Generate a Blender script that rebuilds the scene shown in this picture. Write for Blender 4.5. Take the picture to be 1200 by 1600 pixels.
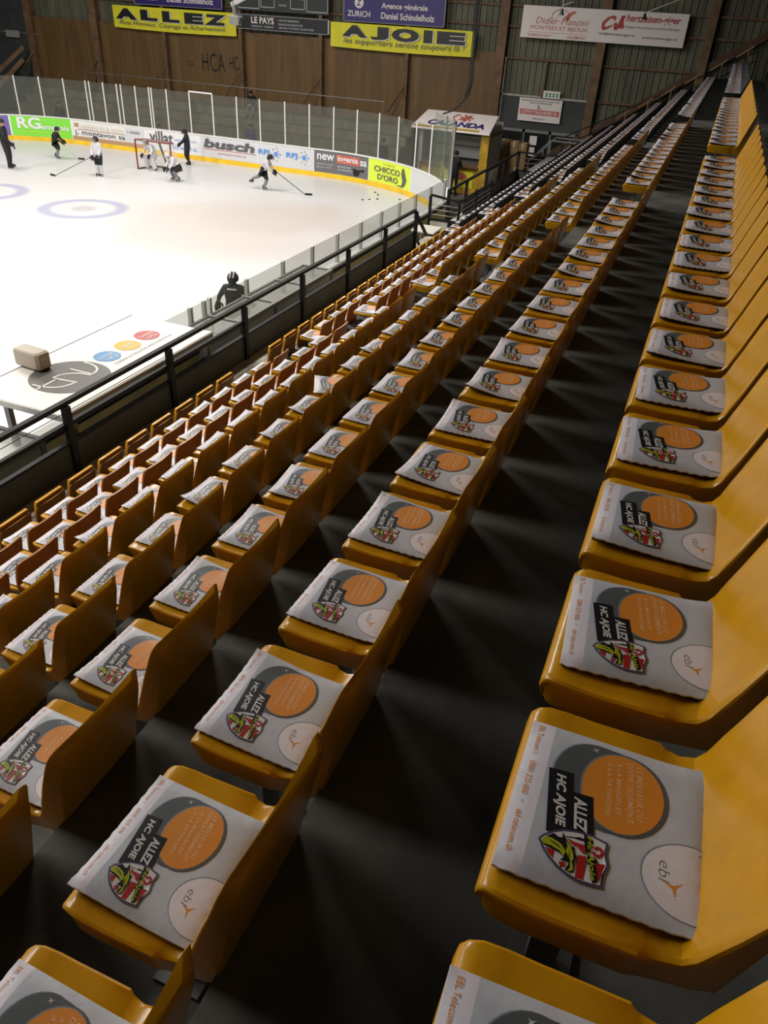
import bpy, bmesh, math, random
from math import sin, cos, pi, radians, sqrt
from mathutils import Vector, Matrix
from mathutils.geometry import tessellate_polygon

for o in list(bpy.data.objects):
    bpy.data.objects.remove(o, do_unlink=True)
scene = bpy.context.scene
C = scene.collection
random.seed(7)
G = 6.6                       # height of the eye above the ice

# ---------------------------------------------------------------- camera
cd = bpy.data.cameras.new('camera'); cam = bpy.data.objects.new('camera', cd); C.objects.link(cam)
cd.sensor_fit = 'VERTICAL'; cd.sensor_height = 36.0; cd.lens = 1177.3/1600*36.0
cd.clip_start = 0.05; cd.clip_end = 300
YAW, PITCH, ROLL = radians(19.95), radians(33.76), radians(3.59)
fwd = Vector((-sin(YAW)*cos(PITCH), cos(YAW)*cos(PITCH), -sin(PITCH)))
rgt = Vector((cos(YAW), sin(YAW), 0)); upv = rgt.cross(fwd)
r2 = rgt*cos(ROLL) + upv*sin(ROLL); u2 = -rgt*sin(ROLL) + upv*cos(ROLL)
m = Matrix((r2, u2, -fwd)).transposed().to_4x4(); m.translation = (0, 0, G)
cam.matrix_world = m
scene.camera = cam

# ---------------------------------------------------------------- light
scene.view_settings.view_transform = 'Standard'
scene.view_settings.look = 'None'
scene.view_settings.gamma = 1
scene.view_settings.use_curve_mapping = False
scene.view_settings.exposure = 0.0
w = bpy.data.worlds.new('hall_air'); scene.world = w; w.use_nodes = True
w.node_tree.nodes['Background'].inputs[0].default_value = (0.55, 0.6, 0.7, 1)
w.node_tree.nodes['Background'].inputs[1].default_value = 0.005

def area(name, loc, sx, sy, power, col, rot=(0, 0, 0)):
    l = bpy.data.lights.new(name, 'AREA'); l.shape = 'RECTANGLE'; l.size = sx; l.size_y = sy
    l.energy = power; l.color = col
    o = bpy.data.objects.new(name, l); C.objects.link(o); o.location = loc; o.rotation_euler = rot
    return o
for lx, pw in ((-11.0, 1180), (-20.5, 1350), (-31.0, 1250)):
    for ly in (3.0, 14.0, 26.0):
        area('rink_lamp', (lx, ly, G+4.6), 1.2, 5.5, pw*(0.75 if ly > 20 else 0.72 if (ly < 5 and lx > -15) else 1), (1.0, 0.95, 0.90))

# ---------------------------------------------------------------- materials
def mat(name, col, rough=0.6, metal=0.0, spec=0.5, noise=0.0, nscale=8.0, bump=0.0, bscale=40.0, alpha=1.0, coat=0.0, trans=0.0):
    m = bpy.data.materials.new(name); m.use_nodes = True
    nt = m.node_tree; b = nt.nodes['Principled BSDF']
    b.inputs['Base Color'].default_value = (*col, 1)
    b.inputs['Roughness'].default_value = rough; b.inputs['Metallic'].default_value = metal
    b.inputs['Specular IOR Level'].default_value = spec
    b.inputs['Coat Weight'].default_value = coat
    if alpha < 1: b.inputs['Alpha'].default_value = alpha
    if trans: b.inputs['Transmission Weight'].default_value = trans
    tc = nt.nodes.new('ShaderNodeTexCoord')
    if noise > 0:
        n = nt.nodes.new('ShaderNodeTexNoise'); n.inputs['Scale'].default_value = nscale; n.inputs['Detail'].default_value = 5
        nt.links.new(tc.outputs['Object'], n.inputs['Vector'])
        r = nt.nodes.new('ShaderNodeValToRGB')
        r.color_ramp.elements[0].position = 0.32; r.color_ramp.elements[1].position = 0.68
        r.color_ramp.elements[0].color = (*[max(0, c*(1-noise)) for c in col], 1)
        r.color_ramp.elements[1].color = (*[min(1, c*(1+noise)) for c in col], 1)
        nt.links.new(n.outputs['Fac'], r.inputs['Fac']); nt.links.new(r.outputs['Color'], b.inputs['Base Color'])
    if bump > 0:
        n2 = nt.nodes.new('ShaderNodeTexNoise'); n2.inputs['Scale'].default_value = bscale; n2.inputs['Detail'].default_value = 4
        nt.links.new(tc.outputs['Object'], n2.inputs['Vector'])
        bp = nt.nodes.new('ShaderNodeBump'); bp.inputs['Strength'].default_value = bump; bp.inputs['Distance'].default_value = 0.01
        nt.links.new(n2.outputs['Fac'], bp.inputs['Height']); nt.links.new(bp.outputs['Normal'], b.inputs['Normal'])
    return m
K = {}
def mk(n, *a, **k): K[n] = mat(n, *a, **k); return K[n]
mk('yellow_plastic', (0.68, 0.325, 0.006), rough=0.24, spec=0.5, noise=0.07, nscale=14, bump=0.04, bscale=60)
mk('orange_glow_plastic', (0.50, 0.215, 0.035), rough=0.35, noise=0.12, nscale=10)  # rink light shining through the front-row backs is put into this orange
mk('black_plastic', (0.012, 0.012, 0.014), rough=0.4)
mk('bracket_steel', (0.22, 0.22, 0.21), rough=0.5, metal=0.6)
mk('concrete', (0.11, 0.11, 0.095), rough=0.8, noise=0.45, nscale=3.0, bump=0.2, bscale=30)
mk('row_end_wood', (0.20, 0.12, 0.05), rough=0.6)
mk('canopy_frame', (0.17, 0.17, 0.155), rough=0.5)
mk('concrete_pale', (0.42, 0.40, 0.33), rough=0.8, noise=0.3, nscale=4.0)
mk('dark_rail', (0.004, 0.004, 0.006), rough=0.6, spec=0.3)
mk('rear_ochre', (0.46, 0.36, 0.15), rough=0.6, noise=0.2, nscale=2)
mk('dark_panel', (0.034, 0.031, 0.018), rough=0.6, noise=0.3, nscale=1.5)
mk('pad_grey', (0.56, 0.59, 0.665), rough=0.42, noise=0.06, nscale=18, bump=0.10, bscale=45)
mk('pad_white', (0.80, 0.77, 0.84), rough=0.42, bump=0.10, bscale=45)
mk('pad_back', (0.015, 0.013, 0.012), rough=0.8)
mk('print_orange', (0.78, 0.29, 0.035), rough=0.4)
mk('print_slogan', (0.90, 0.55, 0.28), rough=0.4)
mk('print_dark', (0.10, 0.115, 0.125), rough=0.4)
mk('print_mid', (0.24, 0.26, 0.29), rough=0.4)
mk('print_black', (0.008, 0.008, 0.010), rough=0.4)
mk('print_white', (0.70, 0.70, 0.70), rough=0.4)
mk('print_red', (0.42, 0.02, 0.015), rough=0.4)
mk('print_lime', (0.42, 0.46, 0.01), rough=0.4)
mk('print_violet', (0.09, 0.07, 0.13), rough=0.4)
mk('white_paint', (0.82, 0.82, 0.80), rough=0.35)
mk('kick_yellow', (0.85, 0.55, 0.02), rough=0.4, noise=0.15, nscale=2)
mk('steel', (0.50, 0.50, 0.47), rough=0.35, metal=0.5)
mk('white_metal', (0.75, 0.75, 0.73), rough=0.4)
mk('timber', (0.15, 0.085, 0.042), rough=0.7, noise=0.35, nscale=3)
mk('timber_and_shade', (0.10, 0.055, 0.03), rough=0.8, noise=0.3, nscale=3)
mk('goal_red', (0.16, 0.03, 0.02), rough=0.4)
mk('net_white', (0.75, 0.75, 0.75), rough=0.9)
mk('net_black', (0.012, 0.012, 0.012), rough=0.9)
mk('skin', (0.42, 0.22, 0.15), rough=0.6)
mk('cloth_black', (0.010, 0.011, 0.014), rough=0.8, noise=0.3, nscale=20)
mk('cloth_white', (0.55, 0.54, 0.56), rough=0.8, noise=0.1, nscale=20)
mk('cloth_grey', (0.20, 0.20, 0.22), rough=0.85)
mk('cloth_blue', (0.03, 0.04, 0.12), rough=0.85)
mk('cardboard', (0.33, 0.215, 0.10), rough=0.85, noise=0.12, nscale=5)
mk('sign_yellow', (0.78, 0.74, 0.03), rough=0.6, noise=0.05, nscale=2)
mk('sign_navy', (0.03, 0.018, 0.16), rough=0.4)
mk('sign_black', (0.015, 0.016, 0.018), rough=0.4)
mk('sign_darkgrey', (0.028, 0.034, 0.032), rough=0.5)
mk('sign_white', (0.80, 0.74, 0.72), rough=0.5)
mk('sign_red', (0.40, 0.03, 0.03), rough=0.5)
mk('sign_brick', (0.55, 0.12, 0.08), rough=0.5)
mk('sign_green', (0.03, 0.30, 0.08), rough=0.5)
mk('ad_green', (0.22, 0.72, 0.06), rough=0.4)
mk('ad_lime', (0.68, 0.85, 0.06), rough=0.4)
mk('ad_beige', (0.74, 0.68, 0.56), rough=0.4)
mk('ad_brown', (0.45, 0.27, 0.15), rough=0.4)
mk('ad_white', (0.76, 0.76, 0.76), rough=0.4)
mk('ad_pale', (0.62, 0.64, 0.66), rough=0.4)
mk('ad_dark', (0.14, 0.14, 0.15), rough=0.4)
mk('ad_blue', (0.10, 0.28, 0.70), rough=0.4)
mk('ad_purple', (0.16, 0.13, 0.36), rough=0.4)
mk('ad_grey_text', (0.10, 0.10, 0.11), rough=0.5)
mk('ad_pink', (0.70, 0.45, 0.45), rough=0.5)
mk('ink_pale', (0.50, 0.52, 0.56), rough=0.5)
mk('hood_white', (0.72, 0.70, 0.63), rough=0.4)
mk('hood_grey', (0.11, 0.105, 0.095), rough=0.4)
mk('hood_blue', (0.09, 0.26, 0.46), rough=0.4)
mk('hood_yellow', (0.56, 0.36, 0.02), rough=0.4)
mk('hood_red', (0.40, 0.04, 0.025), rough=0.4)
mk('speaker_beige', (0.42, 0.37, 0.29), rough=0.5)
mk('speaker_dark', (0.42, 0.37, 0.28), rough=0.6)
mk('kiosk_ochre', (0.50, 0.30, 0.03), rough=0.5, noise=0.4, nscale=3)
mk('kiosk_grey', (0.30, 0.30, 0.27), rough=0.6)
mk('door_dark', (0.012, 0.014, 0.014), rough=0.25)
mk('wall_panel_dark', (0.045, 0.050, 0.050), rough=0.7, noise=0.25, nscale=1.2)
mk('puck_black', (0.01, 0.01, 0.01), rough=0.5)

def glass(name, col, alpha, rough=0.05):
    m = bpy.data.materials.new(name); m.use_nodes = True; nt = m.node_tree
    b = nt.nodes['Principled BSDF']; out = nt.nodes['Material Output']
    b.inputs['Base Color'].default_value = (*col, 1); b.inputs['Roughness'].default_value = rough
    tr = nt.nodes.new('ShaderNodeBsdfTransparent'); tr.inputs[0].default_value = (*[0.9+0.1*c for c in col], 1)
    mx = nt.nodes.new('ShaderNodeMixShader'); mx.inputs[0].default_value = alpha
    nt.links.new(tr.outputs[0], mx.inputs[1]); nt.links.new(b.outputs[0], mx.inputs[2]); nt.links.new(mx.outputs[0], out.inputs[0])
    K[name] = m; return m
_op = K['orange_glow_plastic'].node_tree; _b = _op.nodes['Principled BSDF']; _t = _op.nodes.new('ShaderNodeBsdfTranslucent'); _t.inputs[0].default_value = (0.8, 0.32, 0.06, 1)
_x = _op.nodes.new('ShaderNodeMixShader'); _x.inputs[0].default_value = 0.16
_op.links.new(_b.outputs[0], _x.inputs[1]); _op.links.new(_t.outputs[0], _x.inputs[2]); _op.links.new(_x.outputs[0], _op.nodes['Material Output'].inputs[0])
glass('rink_glass', (0.20, 0.22, 0.19), 0.16)
glass('side_glass', (0.22, 0.28, 0.22), 0.22)
glass('canopy_acrylic', (0.26, 0.27, 0.24), 0.50, 0.2)

def ice_mat():
    m = bpy.data.materials.new('ice'); m.use_nodes = True; nt = m.node_tree; N = nt.nodes; L = nt.links
    b = N['Principled BSDF']; b.inputs['Roughness'].default_value = 0.35
    tc = N.new('ShaderNodeTexCoord')
    base = N.new('ShaderNodeRGB'); base.outputs[0].default_value = (0.66, 0.66, 0.655, 1)
    cur = base.outputs[0]
    def blend(cur, fac, col):
        x = N.new('ShaderNodeMix'); x.data_type = 'RGBA'; L.new(fac, x.inputs['Factor'])
        L.new(cur, x.inputs[6]); x.inputs[7].default_value = (*col, 1); return x.outputs[2]
    nz = N.new('ShaderNodeTexNoise'); nz.inputs['Scale'].default_value = 0.35; nz.inputs['Detail'].default_value = 6
    L.new(tc.outputs['Object'], nz.inputs['Vector'])
    sep = N.new('ShaderNodeSeparateXYZ'); L.new(tc.outputs['Object'], sep.inputs[0])
    def mth(op, a, bb=None, cl=False):
        n = N.new('ShaderNodeMath'); n.operation = op; n.use_clamp = cl
        for i, v in enumerate((a, bb)):
            if v is None: continue
            if isinstance(v, (int, float)): n.inputs[i].default_value = v
            else: L.new(v, n.inputs[i])
        return n.outputs[0]
    def dist(cx, cy, sx=1.0, sy=1.0):
        dx = mth('MULTIPLY', mth('SUBTRACT', sep.outputs[0], cx), sx); dy = mth('MULTIPLY', mth('SUBTRACT', sep.outputs[1], cy), sy)
        return mth('SQRT', mth('ADD', mth('MULTIPLY', dx, dx), mth('MULTIPLY', dy, dy)))
    nzs = mth('MULTIPLY', mth('SUBTRACT', nz.outputs['Fac'], 0.5), 1.0)
    # worn sandy patch of ice in front of the corner
    for (cx, cy, rr, sy, col, st) in ICE_STAINS:
        d = mth('ADD', dist(cx, cy, 1.0, sy), mth('MULTIPLY', nzs, 4.0))
        f = mth('MULTIPLY', mth('DIVIDE', mth('SUBTRACT', rr, d), rr*0.35, ), 1.0, True)
        cur = blend(cur, mth('MULTIPLY', f, st), col)
    for (cx, cy, r0, r1, col, st) in ICE_RINGS:
        d = mth('ADD', dist(cx, cy), mth('MULTIPLY', nzs, 0.25))
        f = mth('MULTIPLY', mth('MULTIPLY', mth('SUBTRACT', d, r0), 5.0, True), mth('MULTIPLY', mth('SUBTRACT', r1, d), 5.0, True))
        cur = blend(cur, mth('MULTIPLY', f, st), col)
    # faint blue line across the ice
    f = mth('MULTIPLY', mth('MULTIPLY', mth('SUBTRACT', sep.outputs[1], 10.75), 5.0, True), mth('MULTIPLY', mth('SUBTRACT', 11.15, sep.outputs[1]), 5.0, True))
    cur = blend(cur, mth('MULTIPLY', f, 0.75), (0.40, 0.33, 0.37))
    L.new(cur, b.inputs['Base Color'])
    K['ice'] = m

def ribbed(name, col, axis=0, scale=18.0, dark=0.55):
    m = bpy.data.materials.new(name); m.use_nodes = True; nt = m.node_tree; N = nt.nodes; L = nt.links
    b = N['Principled BSDF']; b.inputs['Roughness'].default_value = 0.6
    tc = N.new('ShaderNodeTexCoord'); mp = N.new('ShaderNodeMapping'); mp.inputs['Scale'].default_value = (1, 1, 0.12)
    nz = N.new('ShaderNodeTexNoise'); nz.inputs['Scale'].default_value = 3.0; nz.inputs['Detail'].default_value = 5
    L.new(tc.outputs['Object'], mp.inputs[0]); L.new(mp.outputs[0], nz.inputs['Vector'])
    r = N.new('ShaderNodeValToRGB'); r.color_ramp.elements[0].position = 0.35; r.color_ramp.elements[1].position = 0.7
    r.color_ramp.elements[0].color = (*[c*dark for c in col], 1); r.color_ramp.elements[1].color = (*col, 1)
    L.new(nz.outputs['Fac'], r.inputs[0]); L.new(r.outputs[0], b.inputs['Base Color'])
    K[name] = m
ribbed('corrugated_green', (0.15, 0.15, 0.095))
ribbed('plywood_brown', (0.18, 0.10, 0.032), dark=0.62)
ribbed('terrace_boards', (0.20, 0.165, 0.11), dark=0.6)

# ---------------------------------------------------------------- mesh helpers
class MB:
    def __init__(self): self.v = []; self.f = []; self.mi = []; self.mats = []
    def slot(self, m):
        m = K[m] if isinstance(m, str) else m
        if m not in self.mats: self.mats.append(m)
        return self.mats.index(m)
    def add(self, vs, fs, m):
        s = self.slot(m); n = len(self.v); self.v += [tuple(p) for p in vs]
        for f in fs: self.f.append(tuple(i+n for i in f)); self.mi.append(s)
        return self
    def box(self, x0, x1, y0, y1, z0, z1, m):
        vs = [(x, y, z) for x in (x0, x1) for y in (y0, y1) for z in (z0, z1)]
        return self.add(vs, [(0, 1, 3, 2), (4, 6, 7, 5), (0, 4, 5, 1), (2, 3, 7, 6), (0, 2, 6, 4), (1, 5, 7, 3)], m)
    def bbox(self, x0, x1, y0, y1, z0, z1, m, b=0.02, seg=3):
        bm = bmesh.new(); bmesh.ops.create_cube(bm, size=1)
        for v in bm.verts: v.co = Vector((x0+(v.co.x+.5)*(x1-x0), y0+(v.co.y+.5)*(y1-y0), z0+(v.co.z+.5)*(z1-z0)))
        bmesh.ops.bevel(bm, geom=bm.edges[:], offset=b, segments=seg, profile=0.5, affect='EDGES')
        bm.verts.index_update()
        self.add([v.co[:] for v in bm.verts], [[v.index for v in f.verts] for f in bm.faces], m); bm.free(); return self
    def bar(self, a, b, r, m, n=8, r1=None):
        a = Vector(a); b = Vector(b); d = (b-a).normalized(); r1 = r if r1 is None else r1
        u = d.orthogonal().normalized(); w = d.cross(u); vs = []
        for p, rr in ((a, r), (b, r1)):
            for i in range(n): t = 2*pi*i/n+pi/n; vs.append(p+(u*cos(t)+w*sin(t))*rr)
        fs = [(i, (i+1) % n, n+(i+1) % n, n+i) for i in range(n)]+[tuple(range(n))[::-1], tuple(range(n, 2*n))]
        return self.add(vs, fs, m)
    def sqbar(self, a, b, wx, wz, m):
        # rectangular bar, wx horizontal width, wz other width
        a = Vector(a); b = Vector(b); d = (b-a).normalized()
        u = d.cross(Vector((0, 0, 1)))
        if u.length < 1e-3: u = Vector((1, 0, 0))
        u.normalize(); w = u.cross(d)
        vs = [p+u*sx*wx/2+w*sz*wz/2 for p in (a, b) for sx, sz in ((-1, -1), (1, -1), (1, 1), (-1, 1))]
        return self.add(vs, [(0, 1, 2, 3), (7, 6, 5, 4), (0, 4, 5, 1), (1, 5, 6, 2), (2, 6, 7, 3), (3, 7, 4, 0)], m)
    def tube(self, pts, r, m, n=6):
        for a, b in zip(pts, pts[1:]): self.bar(a, b, r, m, n)
        return self
    def poly(self, pts2, fn, m, grid=False):
        tri = tessellate_polygon([[Vector((p[0], p[1], 0)) for p in pts2]])
        return self.add([fn(*p) for p in pts2], tri, m)
    def text(self, s, box, fn, m, bold=0.0, shear=0.0):
        vs, fs = text_geo(s, bold, shear)
        if not vs: return self
        x0, y0, x1, y1 = box
        mx0 = min(p[0] for p in vs); mx1 = max(p[0] for p in vs); my0 = min(p[1] for p in vs); my1 = max(p[1] for p in vs)
        q = [fn(x0+(p[0]-mx0)/(mx1-mx0)*(x1-x0), y0+(p[1]-my0)/(my1-my0)*(y1-y0)) for p in vs]
        return self.add(q, fs, m)
    def ellip(self, c, r, m, nu=12, nv=8, zmin=-1.0):
        vs = []; fs = []
        for j in range(nv+1):
            t = -pi/2+pi*j/nv; t = max(t, math.asin(zmin))
            for i in range(nu):
                a = 2*pi*i/nu; vs.append((c[0]+r[0]*cos(t)*cos(a), c[1]+r[1]*cos(t)*sin(a), c[2]+r[2]*sin(t)))
        for j in range(nv):
            for i in range(nu): fs.append((j*nu+i, j*nu+(i+1) % nu, (j+1)*nu+(i+1) % nu, (j+1)*nu+i))
        return self.add(vs, fs, m)
    def build(self, name, parent=None, smooth=False, origin=None, angle=35):
        me = bpy.data.meshes.new(name)
        v = self.v
        if origin is None and parent is None:
            xs = [p[0] for p in v]; ys = [p[1] for p in v]; zs = [p[2] for p in v]
            origin = ((min(xs)+max(xs))/2, (min(ys)+max(ys))/2, min(zs))
        if parent is not None and origin is None: origin = tuple(parent.get('_org', (0, 0, 0)))
        if origin is None: origin = (0, 0, 0)
        v = [(p[0]-origin[0], p[1]-origin[1], p[2]-origin[2]) for p in v]
        me.from_pydata(v, [], self.f)
        for mm in self.mats: me.materials.append(mm)
        me.polygons.foreach_set('material_index', self.mi)
        if smooth:
            me.polygons.foreach_set('use_smooth', [True]*len(me.polygons))
            me.set_sharp_from_angle(angle=radians(angle))
        me.update()
        o = bpy.data.objects.new(name, me); C.objects.link(o)
        if parent is None: o.location = origin
        else: o.parent = parent
        return o
_tc = {}
def text_geo(s, bold=0.0, shear=0.0):
    key = (s, bold, shear)
    if key in _tc: return _tc[key]
    cu = bpy.data.curves.new('t', 'FONT'); cu.body = s; cu.size = 1; cu.offset = bold; cu.resolution_u = 3; cu.shear = shear
    o = bpy.data.objects.new('t', cu); C.objects.link(o)
    dg = bpy.context.evaluated_depsgraph_get(); ev = o.evaluated_get(dg); me = ev.to_mesh()
    vs = [(p.co.x, p.co.y) for p in me.vertices]; fs = [tuple(p.vertices) for p in me.polygons]
    ev.to_mesh_clear(); bpy.data.objects.remove(o, do_unlink=True); bpy.data.curves.remove(cu)
    _tc[key] = (vs, fs); return vs, fs
def thing(name, label, cat, loc=(0, 0, 0), rz=0, group=None, world_parts=False):
    o = bpy.data.objects.new(name, None); C.objects.link(o); o.location = loc; o.rotation_euler = (0, 0, rz)
    o.empty_display_size = 0.1
    o['label'] = label; o['category'] = cat
    if group: o['group'] = group
    if world_parts: o['_org'] = loc
    return o
def tag(o, label, cat, group=None, kind=None):
    o['label'] = label; o['category'] = cat
    if group: o['group'] = group
    if kind: o['kind'] = kind
    return o
def struct(o, label=None, cat=None):
    o['kind'] = 'structure'
    if label: o['label'] = label; o['category'] = cat or 'structure'
    return o
def ORD(n):
    one = ['', 'first', 'second', 'third', 'fourth', 'fifth', 'sixth', 'seventh', 'eighth', 'ninth', 'tenth', 'eleventh', 'twelfth',
           'thirteenth', 'fourteenth', 'fifteenth', 'sixteenth', 'seventeenth', 'eighteenth', 'nineteenth']
    if n < 20: return one[n]
    t = ['', '', 'twent', 'thirt', 'fort', 'fift', 'sixt', 'sevent', 'eight'][n//10]
    return t+'ieth' if n % 10 == 0 else t+'y-'+one[n % 10]

# ================================================================ the hall
ICE_STAINS = [(-15.0, 23.9, 4.9, 0.9, (0.60, 0.53, 0.47), 0.6), (-13.6, 25.4, 3.2, 1.2, (0.52, 0.45, 0.40), 0.3), (-30.0, 27.0, 3.5, 1.0, (0.72, 0.70, 0.78), 0.35),
              (-19.0, 27.5, 2.6, 1.0, (0.74, 0.72, 0.74), 0.35)]
ICE_RINGS = [(-20.5, 22.7, 1.02, 1.66, (0.42, 0.42, 0.56), 0.9), (-20.5, 22.7, -1, 0.55, (0.50, 0.47, 0.50), 0.8),
             (-25.2, 22.8, 1.02, 1.66, (0.42, 0.42, 0.56), 0.9), (-25.2, 22.8, -1, 0.55, (0.50, 0.47, 0.50), 0.6)]
ice_mat()
XB, YE, XF, RR = -8.15, 33.6, -37.2, 8.0
_L1 = YE-RR; _A = pi/2*RR; _L2 = (XB-RR)-(XF+RR)
def path(s):
    """point and inward normal along the rink boards, s from the near side round the far end"""
    if s < _L1: return XB, s, -1.0, 0.0
    s -= _L1
    if s < _A:
        t = s/RR; return XB-RR+RR*cos(t), YE-RR+RR*sin(t), -cos(t), -sin(t)
    s -= _A
    if s < _L2: return XB-RR-s, YE, 0.0, -1.0
    s -= _L2
    if s < _A:
        t = s/RR; return XF+RR-RR*sin(t), YE-RR+RR*cos(t), sin(t), -cos(t)
    s -= _A
    return XF, YE-RR-s, 1.0, 0.0
def P(s, off, z):
    x, y, nx, ny = path(s); return (x+nx*off, y+ny*off, z)
def strip(mb, s0, s1, o0, o1, z0, z1, m, step=0.4, cap=True):
    n = max(1, int(round((s1-s0)/step))); vs = []; fs = []
    for i in range(n+1):
        s = s0+(s1-s0)*i/n
        vs += [P(s, o0, z0), P(s, o0, z1), P(s, o1, z1), P(s, o1, z0)]
    for i in range(n):
        a = 4*i; b = a+4
        for k in range(4): fs.append((a+k, b+k, b+(k+1) % 4, a+(k+1) % 4))
    fs += [(0, 1, 2, 3), (4*n+3, 4*n+2, 4*n+1, 4*n)]
    mb.add(vs, fs, m)
S_END = _L1+2*_A+_L2+14
# ice sheet
n = 200; vs = [P(S_END*i/n, 0.02, 0.0) for i in range(n+1)]
ice = MB(); pts = [(p[0], p[1]) for p in [P(-14, 0.02, 0)]+vs+[(XF, -14, 0)]]
ice.poly(pts, lambda x, y: (x, y, 0.0), 'ice')
o = ice.build('ice_rink_floor', origin=(0, 0, 0)); struct(o)
gf = MB(); gf.box(-48, -6.6, -16, 41.3, -0.30, -0.10, 'concrete'); struct(gf.build('floor'))

# boards
rb = thing('rink_boards', 'white rink boards with yellow kick plate and adverts around the ice', 'rink boards', (XB, 20, 0), world_parts=True)
m_ = MB(); strip(m_, -14, S_END, -0.10, 0.0, -0.08, 1.12, 'white_paint'); m_.build('board_panel', rb)
m_ = MB(); strip(m_, -14, S_END, 0.0, 0.012, 0.0, 0.20, 'kick_yellow'); m_.build('kick_plate', rb)
m_ = MB(); strip(m_, -14, S_END, -0.13, 0.03, 1.12, 1.165, 'white_paint'); m_.build('cap_rail', rb)
m_ = MB(); strip(m_, -14, 26.5, -0.14, -0.10, 1.0, 1.07, 'dark_rail'); m_.build('rear_band', rb)
m_ = MB(); strip(m_, -14, 28, -0.13, -0.105, -0.05, 1.0, 'rear_ochre'); m_.build('rear_panel', rb)
def ad(s_left, s_right, col, items):
    """advert film on the boards; s decreases to the right as seen from the ice"""
    a = MB(); strip(a, s_right+0.01, s_left-0.01, 0.002, 0.008, 0.21, 1.11, col)
    p = a.build('advert_panel', rb)
    W = s_left-s_right
    for it in items:
        b = MB()
        fn = lambda u, v: P(s_left-u*W, 0.030, 0.21+v*0.90)
        if it[0] == 't': b.text(it[1], it[2], fn, it[3], bold=it[4] if len(it) > 4 else 0.01, shear=it[5] if len(it) > 5 else 0)
        elif it[0] == 'r':
            x0, y0, x1, y1 = it[1]
            strip(b, s_left-x1*W, s_left-x0*W, 0.012, 0.014, 0.21+y0*0.9, 0.21+y1*0.9, it[2])
        elif it[0] == 'p': b.poly(it[1], fn, it[2])
        o = b.build({'t': 'lettering', 'r': 'colour_band', 'p': 'emblem'}[it[0]], p, origin=tuple(rb['_org']))
def circ(cx, cy, rx, ry, n=20, a0=0): return [(cx+rx*cos(a0+2*pi*i/n), cy+ry*sin(a0+2*pi*i/n)) for i in range(n)]
ad(58.6, 55.42, 'ad_purple', [])
ad(55.36, 52.25, 'ad_green', [('t', 'RG', (.10, .38, .48, .97), 'ad_white', .03), ('t', 'emplois', (.48, .30, .96, .66), 'ad_white', .02),
   ('t', 'personnel fixe et temporaire', (.10, .16, .92, .30), 'ad_lime', 0)])
ad(52.22, 47.90, 'ad_white', [('r', (0, 0, 1, .20), 'ad_brown'), ('r', (.08, .53, .74, .57), 'ad_brown'), ('r', (.04, .66, .10, .86), 'ad_brown'),
   ('r', (.74, .24, 1, .92), 'ad_pale'), ('t', 'sablerie de la serre', (.13, .62, .72, .86), 'ad_beige', .02), ('t', 'j. montavon sa', (.04, .22, .74, .52), 'ad_grey_text', .01),
   ('t', 'v  montavon', (.78, .66, .95, .80), 'ad_grey_text', 0)])
ad(47.88, 44.66, 'ad_white', [('t', 'villat', (.10, .38, .52, .96), 'ad_grey_text', .02), ('t', 'peinture platrerie', (.55, .56, .93, .70), 'ad_blue', 0),
   ('t', '032 466 27 62', (.50, .18, .93, .34), 'ad_blue', 0)])
ad(44.64, 41.60, 'ad_pale', [('t', 'busch', (.05, .46, .96, .90), 'ad_grey_text', .04, .15), ('r', (.03, .38, .98, .41), 'sign_brick'), ('t', 'www.busch-rohner.ch', (.30, .20, .80, .30), 'sign_brick', 0)])
def rfj(x):
    it = [('t', 'RFJ', (x, .42, x+.20, .72), 'ad_blue', .03), ('p', circ(x+.315, .56, .035, .11), 'ad_blue'), ('p', circ(x+.39, .56, .014, .045), 'ad_blue')]
    for k, (dx, dy) in enumerate([(-.06, .22), (-.09, .0), (-.05, -.22), (.02, .28), (.02, -.30), (.05, .14), (.05, -.14)]):
        it.append(('p', circ(x+.315+dx*.8, .56+dy, .011, .036, 10), 'ad_blue' if k > 4 else 'ad_brown'))
    return it
ad(41.58, 38.68, 'ad_pale', rfj(.02)+rfj(.52))
ad(38.66, 35.78, 'ad_dark', [('r', (.40, .52, .82, .90), 'sign_brick'), ('t', 'new', (.06, .58, .36, .86), 'ad_white', .02), ('t', 'ingenia', (.42, .54, .80, .86), 'ad_white', .02),
   ('t', 'sa', (.84, .56, .97, .80), 'ad_white', .02), ('t', 'ingenieurs conseils', (.05, .34, .34, .44), 'ad_pale', 0), ('t', 'genie civil', (.05, .20, .30, .29), 'ad_pale', 0),
   ('t', 'structures', (.42, .33, .66, .42), 'ad_pale', 0), ('t', 'environnement', (.42, .20, .70, .29), 'ad_pale', 0), ('p', [(.72, .06), (.70, .40), (.80, .34), (.92, .40), (.92, .30), (.84, .28), (.80, .06)], 'print_black')])
ad(35.76, 33.05, 'ad_lime', [('t', 'TORRE', (.30, .82, .60, .90), 'kiosk_ochre', 0), ('t', 'CHICCO', (.12, .48, .72, .74), 'ad_grey_text', .02), ('t', "D'ORO", (.20, .14, .68, .40), 'ad_grey_text', .02),
   ('p', [(.62, .08), (.78, .12), (.80, .34), (.76, .62), (.78, .86), (.82, .90), (.86, .64), (.90, .40), (.86, .16), (.80, .05)], 'ad_grey_text')])
ad(33.02, 28.2, 'ad_pale', [])

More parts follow.
